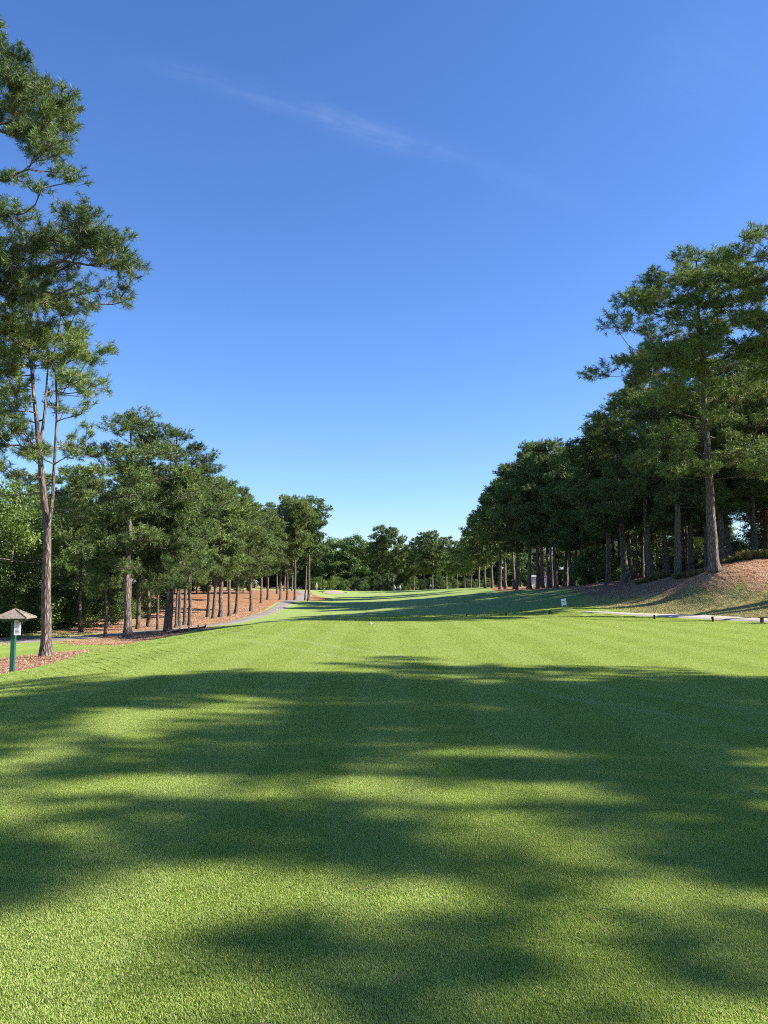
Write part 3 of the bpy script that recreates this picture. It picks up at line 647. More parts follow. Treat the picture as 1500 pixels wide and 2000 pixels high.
# labels by place in each row
ORD = ['first', 'second', 'third', 'fourth', 'fifth', 'sixth', 'seventh', 'eighth', 'ninth', 'tenth', 'eleventh', 'twelfth', 'thirteenth', 'fourteenth', 'fifteenth', 'sixteenth', 'seventeenth', 'eighteenth', 'nineteenth', 'twentieth',
       'twenty-first', 'twenty-second', 'twenty-third', 'twenty-fourth', 'twenty-fifth', 'twenty-sixth', 'twenty-seventh', 'twenty-eighth', 'twenty-ninth', 'thirtieth', 'thirty-first', 'thirty-second', 'thirty-third', 'thirty-fourth', 'thirty-fifth', 'thirty-sixth', 'thirty-seventh', 'thirty-eighth', 'thirty-ninth', 'fortieth', 'forty-first', 'forty-second', 'forty-third', 'forty-fourth', 'forty-fifth', 'forty-sixth', 'forty-seventh', 'forty-eighth']
for g, txt, rev in ((GL, 'pine trunk from the left in the row beside the left cart path', 0), (GK, 'tall bare-stemmed pine from the left in the clump at the path bend', 0), (GR, 'dark pine from the right in the row along the right bank', 1), (GF, 'pine from the left in front of the far treeline', 0)):
    row = sorted([t for t in TREES if t[2] == g], key=lambda t: -t[0] if rev else t[0])
    for i, t in enumerate(row):
        if 'label' not in t[3]: t[3]['label'] = ORD[i] + ' ' + txt

# --- pines deeper in the woods on both sides, nothing in the photo tells them apart
fr = random.Random(21)
def scatter(n, x0, x1, y0, y1, kinds, group, label, sep=4.0, H=(13, 17), cond=None):
    done = []
    for _ in range(n * 30):
        if len(done) >= n: break
        x, y = fr.uniform(x0, x1), fr.uniform(y0, y1)
        if cond and not cond(x, y): continue
        if any((x - a) ** 2 + (y - b) ** 2 < sep ** 2 for a, b in done): continue
        done.append((x, y)); k, i = fr.choice(kinds); lod = 1 if y < 100 else 2
        nh, ms = variant(k, i, lod); s = fr.uniform(*H) / nh
        plant_tree('pine_tree', ms, x, y, s, fr.uniform(0, 6.28), label, 'pine tree', group)
LK = [('tall', 4), ('tall', 5), ('flat', 2), ('flat', 3), ('round', 6)]; MK = [('round', 3), ('round', 4), ('flat', 1), ('tall', 2), ('tall', 3)]
scatter(22, 26, 75, 62, 99, MK, 'pines deep in the right-hand woods', 'slim pine deep in the shade of the right-hand woods', 4.5, (13, 17), lambda x, y: x > .36 * y and x / y < .75 and not (.44 < x / y < .5))
scatter(34, 28, 100, 100, 230, LK, 'pines far back in the right-hand woods', 'distant pine far back in the right-hand woods', 5, (14, 18), lambda x, y: x > .21 * y + 3 and x / y < .6 and not (.44 < x / y < .5))
scatter(16, -60, -22, 62, 99, MK, 'pines deep in the left-hand woods', 'pine deep in the left-hand woods behind the path row', 4.5, (11, 14), lambda x, y: x < -.25 * y - 4)
scatter(34, -120, -16, 100, 230, LK, 'pines far back in the left-hand woods', 'distant pine far back in the left-hand woods', 5, (12, 15.5), lambda x, y: x < -.135 * y - 6 and x / y > -.62)

for _ in range(16):  # more of the wood, off-frame: pines added to deepen shade on the right-hand row
    y = fr.uniform(46, 64); x = y * fr.uniform(.56, .85); nh, ms = variant(*fr.choice([('tall', 1), ('tall', 0), ('flat', 0), ('round', 2)]), 0)
    plant_tree('pine_tree', ms, x, y, fr.uniform(15, 18) / nh, fr.uniform(0, 6.28), 'pine on the high ground past the right edge, added to shade the right-hand row', 'pine tree', 'pines added past the right edge behind the bank for shade')
# --- pines out of frame on the right whose shadows cross the tee and the bank
SH = [(20.5, 4.6, 16, 'thin', 0), (27.5, 7.3, 18, 'thin', 1), (33, 9.7, 22, 'thin', 2), (40, 7.8, 23, 'thin', 0),
      (28.5, 5.3, 18, 'thin', 0), (25, 9.8, 20, 'flat', 0), (19.5, 5.8, 15, 'thin', 1), (46, 6.3, 25, 'thin', 2), (22, 10.8, 16, 'thin', 2),
      (22.5, 34.5, 20, 'high', 0), (25.5, 37.3, 20, 'high', 1), (29, 39, 21, 'high', 0)]
for (x, y, H, k, i) in SH:
    nh, ms = variant(k, i, 0); s = H / nh
    plant_tree('pine_tree', ms, x, y, s, fr.uniform(0, 6.28), 'pine beyond the right edge of the tee', 'pine tree', 'pines beside the tee on the right')

# --- broadleaf trees and shrubs
LT = [leafy_meshes(500 + i, 12, .12, 4.2, 34, 1.35, 26000, .17, LEAF, .2) for i in range(2)]
LF = [leafy_meshes(520 + i, 17, .12, 5.6, 44, 1.8, 15000, .42, LEAF if i < 2 else LEAF_D, .25) for i in range(4)]
BU = [leafy_meshes(540 + i, 3.2, .02, 2.0, 22, .7, 9000, .13, LEAF_D if i == 0 else LEAF, .05) for i in range(2)]
for (px, D, top, s) in [(15, 52, 935, 1), (-70, 48, 900, 1), (75, 62, 1010, 0), (130, 66, 1030, 1), (180, 72, 1060, 0), (240, 80, 1040, 1), (-150, 44, 1000, 0)]:
    x = xat(px, D); H = at(px, top, D)[2] - gz(x, D)
    lab = {15: 'bright green broadleaf tree at the left edge behind the forked pine', -70: 'leafy tree cut off by the left edge of the picture', 75: 'dark leafy tree just right of the forked pine trunk', 130: 'leafy tree behind the left cart path, near the first pine trunk',
           180: 'rounded leafy tree in shade behind the drooping pine boughs', 240: 'leafy tree deep behind the leftmost straw bed', -150: 'low leafy tree left of the roofed post, mostly out of frame'}[px]
    plant_tree('broadleaf_tree', LT[s], x, D, H / 12, rnd.uniform(0, 6), lab, 'tree', 'broadleaf trees behind the left path')
fb = random.Random(8)
for k in range(70):
    px = 400 + k * 12.5 + fb.uniform(-5, 5); D = fb.uniform(292, 340); H = fb.uniform(14.5, 18.5) * (1.16 if px < 740 else .97)
    x = xat(px, D); i = fb.choice([0, 1, 0, 1, 2]) if px < 740 else fb.choice([2, 3, 0])
    plant_tree('broadleaf_tree', LF[i], x, D, H / 17, fb.uniform(0, 6), 'rounded broadleaf tree in the far treeline across the fairway', 'tree', 'broadleaf trees of the far treeline')
for k in range(60):                                                    # woods that close the view behind both rows
    sgn = -1 if k % 2 else 1; D = fb.uniform(120, 300); a = fb.uniform(.17 if D > 180 else .26, .62) if sgn > 0 else -fb.uniform(.17, .62)
    if .42 < a < .52 and D < 200: continue
    x = a * D; plant_tree('broadleaf_tree', LF[2 + k % 2] if k % 3 else LF[0], x, D, fb.uniform(.45, .7), fb.uniform(0, 6), 'low leafy tree in the dark understorey of the ' + ('left' if sgn < 0 else 'right') + '-hand woods', 'tree', 'leafy trees in the understorey')
# shrubs
SHR = []
for (px, D, h) in [(110, 55, 3.2), (150, 57, 2.8), (190, 60, 3.0), (60, 53, 3.4), (20, 50, 3.6), (-30, 47, 3.6), (228, 66, 2.6), (262, 72, 3), (300, 84, 3), (-80, 44, 3.6), (135, 64, 4), (80, 60, 4.4), (170, 70, 4), (40, 56, 4), (210, 80, 4)]:
    x = xat(px, D); SHR.append((px, plant_tree('shrub', BU[len(SHR) % 2], x, D, h / 3.2, fb.uniform(0, 6), None, 'shrub', 'shrubs behind the left cart path')))
for i, (px, o) in enumerate(sorted(SHR, key=lambda t: t[0])): o['label'] = ORD[i] + ' leafy shrub from the left along the far side of the left cart path'
for o_ in range(26):
    D = fb.uniform(270, 288); px = 610 + o_ * 13.5 + fb.uniform(-5, 5); x = xat(px, D)
    plant_tree('shrub', BU[o_ % 2], x, D, fb.uniform(1.0, 1.8), fb.uniform(0, 6), 'leafy shrub at the foot of the far treeline', 'shrub', 'shrubs at the foot of the far treeline')
for o_ in range(34):
    y = fb.uniform(75, 130); x = y * fb.uniform(.27, .60); 
    plant_tree('shrub', BU[o_ % 2], x, y, fb.uniform(.8, 1.5), fb.uniform(0, 6), 'leafy shrub among the trunks of the right-hand woods', 'shrub', 'shrubs in the right-hand woods')

# ------------------------------------------------------------------ mown turf: blades on the tee
def blade_tile(seed, rad, n, h, w):
    rg = np.random.default_rng(seed); r = rad * np.sqrt(rg.uniform(0, 1, n)); a = rg.uniform(0, 6.283, n)
    b = np.c_[r * np.cos(a), r * np.sin(a), np.full(n, -.002)]
    la = rg.uniform(0, 6.283, n); ln = rg.uniform(.2, 1.1, n) * h * .8; hh = rg.uniform(.5, 1.15, n) * h
    tip = b + np.c_[np.cos(la) * ln, np.sin(la) * ln, hh]; s = np.c_[-np.sin(la), np.cos(la), np.zeros(n)] * w * .5
    mid = b * .45 + tip * .55; mid[:, 2] += h * .12
    V = np.stack([b - s, b + s, mid + s * .8, tip, mid - s * .8], 1).reshape(-1, 3)
    return mesh('turf_tile', V, (np.arange(n) * 5)[:, None] + np.array([[0, 1, 2, 3, 4]]), BL)
BL = blade_mat()
def on_path(Q):
    out = np.zeros(len(Q), bool)
    for pts in (PATH_L, PATH_R):
        W_ = np.array([(xat(p, d), d, w) for p, d, w in pts])
        for a, b in zip(W_[:-1], W_[1:]):
            e = b[:2] - a[:2]; t = np.clip(((Q - a[:2]) @ e) / (e @ e), 0, 1); dd = np.linalg.norm(Q - a[:2] - t[:, None] * e, axis=1); out |= dd < (a[2] + (b[2] - a[2]) * t) + .12
    return out
def scatter_tiles(name, label, cat, tiles_, Pp, mat, seed):
    rg = np.random.default_rng(seed); tiles = bpy.data.collections.new(name + '_tiles')
    for me in tiles_: tiles.objects.link(bpy.data.objects.new(name + '_tile', me))
    Z = ground(Pp[:, 0], Pp[:, 1]); e = .15; gx = (ground(Pp[:, 0] + e, Pp[:, 1]) - Z) / e; gy = (ground(Pp[:, 0], Pp[:, 1] + e) - Z) / e
    me = bpy.data.meshes.new(name); me.vertices.add(len(Pp)); me.vertices.foreach_set('co', np.c_[Pp, Z].astype(np.float32).ravel())
    nm = np.c_[-gx, -gy, np.ones(len(Pp))]; at_ = me.attributes.new('up', 'FLOAT_VECTOR', 'POINT'); at_.data.foreach_set('vector', nm.astype(np.float32).ravel())
    me.materials.append(mat); o = tag(link(name, me), label, cat, kind='stuff')
    g = bpy.data.node_groups.new(name, 'GeometryNodeTree'); g.interface.new_socket('Geometry', in_out='INPUT', socket_type='NodeSocketGeometry'); g.interface.new_socket('Geometry', in_out='OUTPUT', socket_type='NodeSocketGeometry')
    n = g.nodes.new; gi = n('NodeGroupInput'); go = n('NodeGroupOutput'); ip = n('GeometryNodeInstanceOnPoints'); ci = n('GeometryNodeCollectionInfo')
    ci.inputs['Collection'].default_value = tiles; ci.inputs['Separate Children'].default_value = True; ci.inputs['Reset Children'].default_value = True
    na = n('GeometryNodeInputNamedAttribute'); na.data_type = 'FLOAT_VECTOR'; na.inputs['Name'].default_value = 'up'
    al = n('FunctionNodeAlignRotationToVector'); al.axis = 'Z'; g.links.new(na.outputs[0], al.inputs['Vector'])
    rv = n('FunctionNodeRandomValue'); rv.data_type = 'FLOAT'; rv.inputs[3].default_value = 6.283
    cx = n('ShaderNodeCombineXYZ'); g.links.new(rv.outputs[1], cx.inputs[2])
    rr = n('FunctionNodeRotateRotation'); rr.rotation_space = 'LOCAL'; g.links.new(al.outputs[0], rr.inputs[0]); g.links.new(cx.outputs[0], rr.inputs[1])
    ip.inputs['Pick Instance'].default_value = True
    g.links.new(gi.outputs[0], ip.inputs['Points']); g.links.new(ci.outputs[0], ip.inputs['Instance']); g.links.new(rr.outputs[0], ip.inputs['Rotation']); g.links.new(ip.outputs[0], go.inputs[0])
    md = o.modifiers.new(name, 'NODES'); md.node_group = g; return len(Pp)
def litter():
    m = Mat('straw_needles'); rnd_ = m.n('ShaderNodeNewGeometry').outputs['Random Per Island']
    SM = m.done(m.principled(m.ramp(m.math('ADD', m.math('MULTIPLY', rnd_, .6), m.math('MULTIPLY', m.noise(m.pos(), .7, 3), .4)), [(.2, (.22, .10, .05)), (.4, (.47, .26, .145)), (.65, (.62, .39, .24)), (.9, (.74, .56, .40))]), .8, None, .2))
    def straw_tile(seed):
        rg = np.random.default_rng(seed); n = 380; r_ = .5 * np.sqrt(rg.uniform(0, 1, n)); a = rg.uniform(0, 6.283, n); c = np.c_[r_ * np.cos(a), r_ * np.sin(a), rg.uniform(.0, .03, n) * (1 + .6 * np.sin(a * 2 + seed))]
        d = rg.normal(0, 1, (n, 3)); d[:, 2] *= .08; d /= np.linalg.norm(d, axis=1, keepdims=True); s = np.cross(d, [0, 0, 1.]) * .006; L_ = rg.uniform(.08, .2, (n, 1))
        V = np.stack([c - d * L_ * .5 - s, c - d * L_ * .5 + s, c + d * L_ * .5 + s, c + d * L_ * .5 - s], 1).reshape(-1, 3); return mesh('straw_tile', V, (np.arange(n) * 4)[:, None] + np.array([[0, 1, 2, 3]]), SM)
    rg = np.random.default_rng(5); X, Y = np.meshgrid(np.arange(-45, 45, .55), np.arange(15, 100, .55)); Q = np.c_[X.ravel(), Y.ravel()] + rg.uniform(-.2, .2, (X.size, 2))
    Q = Q[(np.abs(Q[:, 0]) < .56 * Q[:, 1] + 2)]; sd = np.max([inpoly(Q[:, 0], Q[:, 1], p) for p in STRAW], 0); k = (sd > -.25 + rg.normal(0, .35, len(Q))) & ~on_path(Q)
    S = Q[k]; S = S[rg.uniform(0, 1, len(S)) < np.clip((110 - S[:, 1]) / 50, .15, 1)]
    print('straw', scatter_tiles('pine_straw', 'rusty fallen pine needles covering the beds under the pines', 'pine straw', [straw_tile(i) for i in range(3)], S, SM, 1))
    m = Mat('rough_blades'); rnd_ = m.n('ShaderNodeNewGeometry').outputs['Random Per Island']
    RM = m.done(m.principled(m.ramp(m.math('ADD', m.math('MULTIPLY', rnd_, .5), m.math('MULTIPLY', m.noise(m.pos(), 1.1, 4, .7), .5)), [(.3, (.20, .26, .06)), (.45, (.34, .34, .11)), (.58, (.50, .42, .20)), (.8, (.62, .52, .32))]), .7, None, .2))
    def rough_tile(seed):
        rg = np.random.default_rng(seed); n = 520; r_ = .42 * np.sqrt(rg.uniform(0, 1, n)); a = rg.uniform(0, 6.283, n); c = np.c_[r_ * np.cos(a), r_ * np.sin(a), np.zeros(n)]
        h = .045 * (.5 + rg.uniform(0, 1, n)) * (1 + .5 * np.sin(c[:, 0] * 14) * np.sin(c[:, 1] * 12)); la = rg.uniform(0, 6.283, n); tip = c + np.c_[np.cos(la) * h * .8, np.sin(la) * h * .8, h]; s = np.c_[-np.sin(la), np.cos(la), np.zeros(n)] * .006
        V = np.stack([c - s, c + s, tip], 1).reshape(-1, 3); return mesh('rough_tile', V, (np.arange(n) * 3)[:, None] + np.array([[0, 1, 2]]), RM)
    rd = np.max([inpoly(Q[:, 0], Q[:, 1], p) for p in ROUGH], 0); k = (rd > rg.normal(-.2, .7, len(Q))) & (sd < .4) & (Q[:, 1] < 75) & ~on_path(Q)
    print('rough', scatter_tiles('rough_grass', 'dry patchy rough grass on the lower right bank', 'rough grass', [rough_tile(i) for i in range(3)], Q[k], RM, 2))
litter()
def turf():
    tiles = bpy.data.collections.new('turf_tiles')
    for i in range(4):
        tiles.objects.link(bpy.data.objects.new('turf_tile', blade_tile(60 + i, .26, 6800, .0145, .0029)))
    rg = np.random.default_rng(3); pts = []
    y = 1.6
    while y < 50:
        st = .27; half = .56 * y + 2.0
        xs = np.arange(-half, half, st); xs = xs[(xs > -11 - .1 * y) & (rg.uniform(0, 1, len(xs)) < (50 - y) / 18)]
        pts.append(np.c_[xs + rg.uniform(-.05, .05, len(xs)), y + rg.uniform(-.05, .05, len(xs))]); y += st
    Pp = np.concatenate(pts); sd = np.max([inpoly(Pp[:, 0], Pp[:, 1], p) for p in STRAW], 0); pr_ = np.max([inpoly(Pp[:, 0], Pp[:, 1], p) for p in ROUGH], 0); Pp = Pp[(sd < -.2) & (pr_ < -.1) & ~on_path(Pp)]
    Z = ground(Pp[:, 0], Pp[:, 1]); me = bpy.data.meshes.new('grass')
    me.vertices.add(len(Pp)); me.vertices.foreach_set('co', np.c_[Pp, Z].astype(np.float32).ravel())
    at_ = me.attributes.new('spin', 'FLOAT', 'POINT'); at_.data.foreach_set('value', rg.uniform(0, 6.28, len(Pp)).astype(np.float32))
    me.materials.append(BL)
    o = tag(link('grass', me), 'short mown turf covering the tee', 'grass', kind='stuff')
    g = bpy.data.node_groups.new('turf', 'GeometryNodeTree'); g.interface.new_socket('Geometry', in_out='INPUT', socket_type='NodeSocketGeometry'); g.interface.new_socket('Geometry', in_out='OUTPUT', socket_type='NodeSocketGeometry')
    gi = g.nodes.new('NodeGroupInput'); go = g.nodes.new('NodeGroupOutput'); ip = g.nodes.new('GeometryNodeInstanceOnPoints'); ci = g.nodes.new('GeometryNodeCollectionInfo')
    ci.inputs['Collection'].default_value = tiles; ci.inputs['Separate Children'].default_value = True; ci.inputs['Reset Children'].default_value = True
    na = g.nodes.new('GeometryNodeInputNamedAttribute'); na.data_type = 'FLOAT'; na.inputs['Name'].default_value = 'spin'
    cx = g.nodes.new('ShaderNodeCombineXYZ'); g.links.new(na.outputs[0], cx.inputs[2])
    ip.inputs['Pick Instance'].default_value = True
    g.links.new(gi.outputs[0], ip.inputs['Points']); g.links.new(ci.outputs[0], ip.inputs['Instance']); g.links.new(cx.outputs[0], ip.inputs['Rotation']); g.links.new(ip.outputs[0], go.inputs[0])
    md = o.modifiers.new('turf', 'NODES'); md.node_group = g
    return len(Pp)
print('turf tiles', turf())
def stray():
    rg = np.random.default_rng(9); n = 140; y = 2 + 16 * rg.uniform(0, 1, n) ** .8; x = rg.uniform(-1, 1, n) * (.55 * y + 1); c = np.c_[x, y, ground(x, y) + .016]
    a = rg.uniform(0, 6.283, n); d = np.c_[np.cos(a), np.sin(a), rg.normal(0, .05, n)]; s = np.c_[-np.sin(a), np.cos(a), np.zeros(n)] * .0022; L_ = rg.uniform(.03, .09, (n, 1))
    V = np.stack([c - d * L_ - s, c - d * L_ + s, c + d * L_ + s, c + d * L_ - s], 1).reshape(-1, 3)
    tag(link('stray_needles', mesh('stray_needles', V, (np.arange(n) * 4)[:, None] + np.array([[0, 1, 2, 3]]), plain('dry_needle', (.24, .15, .07), .8, .3, 5))), 'dry brown pine needles blown onto the near grass', 'fallen needles', kind='stuff')
stray()

# ------------------------------------------------------------------ things
M_GREEN = plain('green_paint', (.012, .095, .060), .45, .2, 6, .001, .45)
M_SHIN = plain('weathered_shingle', (.23, .19, .155), .9, .5, 22, .01, .1)
M_WHITE = plain('white_paint', (.80, .80, .78), .5, .06, 5, 0, .4)
M_WOOD = plain('dark_stained_wood', (.050, .030, .022), .8, .4, 14, .004, .2)
M_WOODL = plain('pale_wood', (.36, .24, .14), .85, .3, 20, .004, .15)
M_BLACK = plain('black_plastic', (.018, .018, .020), .45, .2, 9, 0, .4)
M_GREY = plain('grey_metal', (.25, .25, .26), .5, .2, 9, 0, .5)
M_INK = plain('black_print', (.03, .03, .035), .6, .1, 5)
M_SAND = plain('bunker_sand', (.30, .26, .20), .95, .15, 3, .01, .1)
M_ROOF = plain('grey_roof', (.30, .29, .28), .8, .2, 6, .004, .2)
M_SKIN = plain('skin', (.46, .28, .20), .6, .1, 8); M_HAIR = plain('dark_hair', (.04, .025, .018), .7, .2, 30)
M_TAN = plain('tan_cloth', (.40, .33, .24), .85, .1, 40); M_BLUE = plain('light_blue_cloth', (.33, .45, .62), .85, .1, 40); M_NAVY = plain('navy_cloth', (.02, .03, .06), .85, .15, 40)
M_WCL = plain('white_cloth', (.78, .78, .78), .85, .05, 40); M_KH = plain('grey_cloth', (.22, .22, .23), .85, .1, 40)
M_STRAWG = foliage_mat('wire_grass_blades', (.20, .20, .08), (.42, .38, .19), (1.2, 1.2, .8), 2, .6, .2)

# roofed green post
D = 21.0; x = xat(30, D); z0 = gz(x, D)
t = thing('roofed_post', 'green post under a small shingled pyramid roof on the pine straw', 'post', (x, D, z0), R(8))
ztop = at(36, 1190, D)[2] - z0
m = MB(); m.box((0, 0, (ztop - .2) / 2 - .1), (.115, .115, ztop - .2 + .2), bev=.008); m.build('post', M_GREEN, t)
rw = .43; rz = ztop - .27
m = MB(); m.box((.02, 0, rz + .012), (.74, .74, .03), bev=.004)
for s in (-1, 1): m.box((.02 + s * .22, 0, rz - .035), (.04, .6, .06), bev=.003)
m.build('roof_frame', M_GREEN, t)
m = MB()
for c in range(5):                       # shingle courses, each a stepped pyramid skirt
    a0 = rw * (1 - c / 5.0); a1 = rw * (1 - (c + 1.25) / 5.0) if c < 4 else .0; a1 = max(a1, .012)
    h0 = .028 + .225 * c / 5.0; h1 = .028 + .225 * min(5, c + 1.25) / 5.0
    V = [(.02 + sx * a, sy * a, rz + h) for (a, h) in ((a0, h0), (a0, h0 + .018), (a1, h1 + .012)) for (sx, sy) in ((-1, -1), (1, -1), (1, 1), (-1, 1))]
    F = [(k * 4 + j, k * 4 + (j + 1) % 4, (k + 1) * 4 + (j + 1) % 4, (k + 1) * 4 + j) for k in (0, 1) for j in range(4)] + [(3, 2, 1, 0)]
    m.add(V, F)
rf = m.build('roof', M_SHIN, t)
for s in range(4):
    q = MB(); a = R(45 + 90 * s); q.tube([(.02 + math.cos(a) * rw * 1.41, math.sin(a) * rw * 1.41, rz + .05), (.02, 0, rz + .285)], .014, 6); q.build('hip_cap', M_SHIN, rf)
sg = MB(); sg.box((.115, -.085, rz - .30 + .08), (.17, .012, .40), bev=.002); board = sg.build('notice_board', M_WHITE, t)
q = MB()
for i in range(9): q.box((.115 + (i % 3 - 1) * .004, -.0935, rz - .08 - i * .034), (.11 - (i * 7 % 4) * .012, .003, .007))
q.build('print', M_INK, board)

# white tilted notice on the bank
D = 46.0; x = xat(1102, D); z0 = gz(x, D)
t = thing('notice_sign', 'white rectangular notice tilted on short stake at foot of right bank', 'sign', (x, D, z0), R(-12)); t.rotation_euler = (R(-6), R(-8), R(-12))
m = MB(); m.tube([(-.12, 0, -.1), (-.12, 0, .16)], .01, 6); m.tube([(.12, 0, -.1), (.12, 0, .16)], .01, 6); m.build('stake', M_GREY, t)
m = MB(); m.box((0, -.015, .33), (.27, .012, .38), bev=.002); b = m.build('board', M_WHITE, t)
q = MB(); q.box((-.04, -.0235, .36), (.035, .003, .05)); q.box((.01, -.0235, .36), (.03, .003, .05)); q.box((.05, -.0235, .36), (.02, .003, .05)); q.build('print', M_INK, b)

# short dark stakes beside the right path
def stub(px, D, h, w, tilt, label):
    x = xat(px, D); t = thing('path_post', label, 'post', (x, D, gz(x, D)), R(7 * tilt), 'short dark posts beside the right cart path'); t.rotation_euler = (0, R(tilt), R(5 * tilt))
    m = MB(); m.box((0, 0, h / 2 - .08), (w, w, h + .16), bev=w * .08); m.build('post', M_WOOD, t)
    m = MB(); m.box((0, 0, h + .006), (w * 1.08, w * 1.08, .012), bev=.003); m.build('cap', M_WOOD, t)
stub(1486, 35.2, .22, .12, 2, 'short dark post at the right edge of the picture beside the pale path')
stub(1391, 37.2, .24, .10, -7, 'short dark post leaning left, in front of the pale path below the thick pine')
stub(1277, 39.2, .20, .09, -4, 'short dark post where the pale path starts to narrow')
stub(1073, 42.5, .19, .10, 0, 'short dark post below the white tilted notice')
stub(988, 43.5, .15, .09, 1, 'short dark post second to the left of the white notice')
stub(911, 44, .15, .09, 0, 'leftmost short dark post on the fairway edge')
# white round tee marker, tiny ball
def marker(px, D, r, label, name='tee_marker'):
    x = xat(px, D); m = MB(); m.ball((0, 0, r * .9), r, sq=(1, 1, .92)); m.tube([(0, 0, -.05), (0, 0, r * .3)], r * .25, 6)
    o = m.build(name, M_WHITE, None, True); o.location = (x, D, gz(x, D)); tag(o, label, 'tee marker' if name == 'tee_marker' else 'marker')
marker(724, 30.5, .055, 'white ball-shaped tee marker alone on the grass in mid tee')
marker(1203, 28.5, .024, 'tiny white ball on the bright grass on the right')
marker(541, 92, .10, 'round white marker at the edge of the left cart path', 'path_marker')
# wooden edging with stakes along the left path
t = thing('timber_edging', 'low timber edging with pale stakes beside the left straw bed', 'edging', (0, 0, 0))
pts = [(318, 42.5), (335, 43.2), (352, 44), (370, 45), (388, 46.2), (402, 47.4)]
Wp = [(xat(p, d), d) for p, d in pts]
ox, oy = Wp[0]; oz = gz(ox, oy); t.location = (ox, oy, oz)
m = MB()
for (a, b) in zip(Wp[:-1], Wp[1:]):
    ln = math.hypot(b[0] - a[0], b[1] - a[1]); an = math.atan2(b[1] - a[1], b[0] - a[0]); c = ((a[0] + b[0]) / 2, (a[1] + b[1]) / 2)
    m.box((c[0] - ox, c[1] - oy, gz(*c) + .06 - oz), (ln, .05, .16), rz=an)
m.build('board', M_WOOD, t)
for a in Wp[1:]:
    m = MB(); m.box((a[0] - ox + .02, a[1] - oy - .06, gz(*a) + .10 - oz), (.09, .06, .30), bev=.005); m.build('stake', M_WOODL, t)
# bunker
D = 165; x = xat(652, D); V = []; nx, ny = 22, 10
for i in range(nx + 1):
    for j in range(ny + 1):
        u = i / nx * 2 - 1; v = j / ny; wv = 2.1 * math.sqrt(max(0, 1 - (2 * v - 1) ** 2)) * (1 + .12 * math.sin(v * 5)) + .2
        X = x + u * wv - (v - .5) * 1.0; Y = D + v * 8 - 4; V.append((X, Y, gz(X, Y) + .04 + .42 * v ** 1.6 * (1 - .3 * u * u)))
F = np.array([(i * (ny + 1) + j, (i + 1) * (ny + 1) + j, (i + 1) * (ny + 1) + j + 1, i * (ny + 1) + j + 1) for i in range(nx) for j in range(ny)])
tag(link('sand_bunker', mesh('sand_bunker', V, F, M_SAND, None, True)), kind='structure')
V2 = []
for i in range(nx + 1):
    u = i / nx * 2 - 1
    for k, (dy, dz) in enumerate(((3.2, .30), (4.0, .52), (5.5, .45), (9, .0))):
        X = x + u * (3.4 - .1 * k) - .4; Y = D + dy; V2.append((X, Y, gz(X, Y) + dz * (1 - u * u) ** .5 - .04))
F2 = np.array([(i * 4 + j, (i + 1) * 4 + j, (i + 1) * 4 + j + 1, i * 4 + j + 1) for i in range(nx) for j in range(3)])
M_TURF2 = Mat('lip_turf'); M_TURF2 = M_TURF2.done(M_TURF2.principled(turf_color(M_TURF2, M_TURF2.pos()), .85))
tag(link('bunker_lip', mesh('bunker_lip', V2, F2, M_TURF2, None, True)), kind='structure')

# small white building among the right trunks
D = 176; x = xat(1058, D); z0 = gz(x, D)
t = thing('white_shed', 'small white building half hidden behind the right-hand trunks', 'building', (x, D, z0), R(6))
m = MB(); m.box((0, 0, .95), (5.6, 3.4, 2.3)); wl = m.build('wall', M_WHITE, t)
m = MB(); V = [(sx * 3.0, sy * 2.0, 2.10) for sx in (-1, 1) for sy in (-1, 1)] + [(sx * 3.0, sy * 2.0, 2.18) for sx in (-1, 1) for sy in (-1, 1)] + [(-2.2, 0, 2.55), (2.2, 0, 2.55)]
m.add(V, [(0, 1, 3, 2), (0, 2, 6, 4), (2, 3, 7, 6), (3, 1, 5, 7), (1, 0, 4, 5), (4, 6, 9, 8), (6, 7, 9), (7, 5, 8, 9), (5, 4, 8)]); m.build('roof', M_ROOF, t)
for dx in (-1.3, 1.2):
    m = MB(); m.box((dx, -1.72, .95), (.9, .06, 1.9), bev=.01); d = m.build('door', M_GREY, t); m = MB(); m.ball((dx + .35, -1.78, .95), .04, 8, 6); m.build('handle', M_BLACK, d)

# wire grass tufts on the bank
def tuft_mesh(seed, n=230, h=.5):
    rg = np.random.default_rng(seed); a = rg.uniform(0, 6.283, n); r = .10 * np.sqrt(rg.uniform(0, 1, n)); b = np.c_[r * np.cos(a), r * np.sin(a), np.zeros(n)]
    a2 = a + rg.normal(0, .5, n); out = rg.uniform(.1, 1.1, n) * h * .9; hh = h * rg.uniform(.5, 1.05, n); s = np.c_[-np.sin(a2), np.cos(a2), np.zeros(n)] * .004
    mid = b + np.c_[np.cos(a2) * out * .4, np.sin(a2) * out * .4, hh * .8]; tip = b + np.c_[np.cos(a2) * out, np.sin(a2) * out, hh * rg.uniform(.55, 1.1, n)]
    V = np.stack([b - s, b + s, mid + s, tip, mid - s], 1).reshape(-1, 3); return mesh('wire_grass', V, (np.arange(n) * 5)[:, None] + np.array([[0, 1, 2, 3, 4]]), M_STRAWG)
TM = [tuft_mesh(i) for i in range(3)]
tf = random.Random(4)
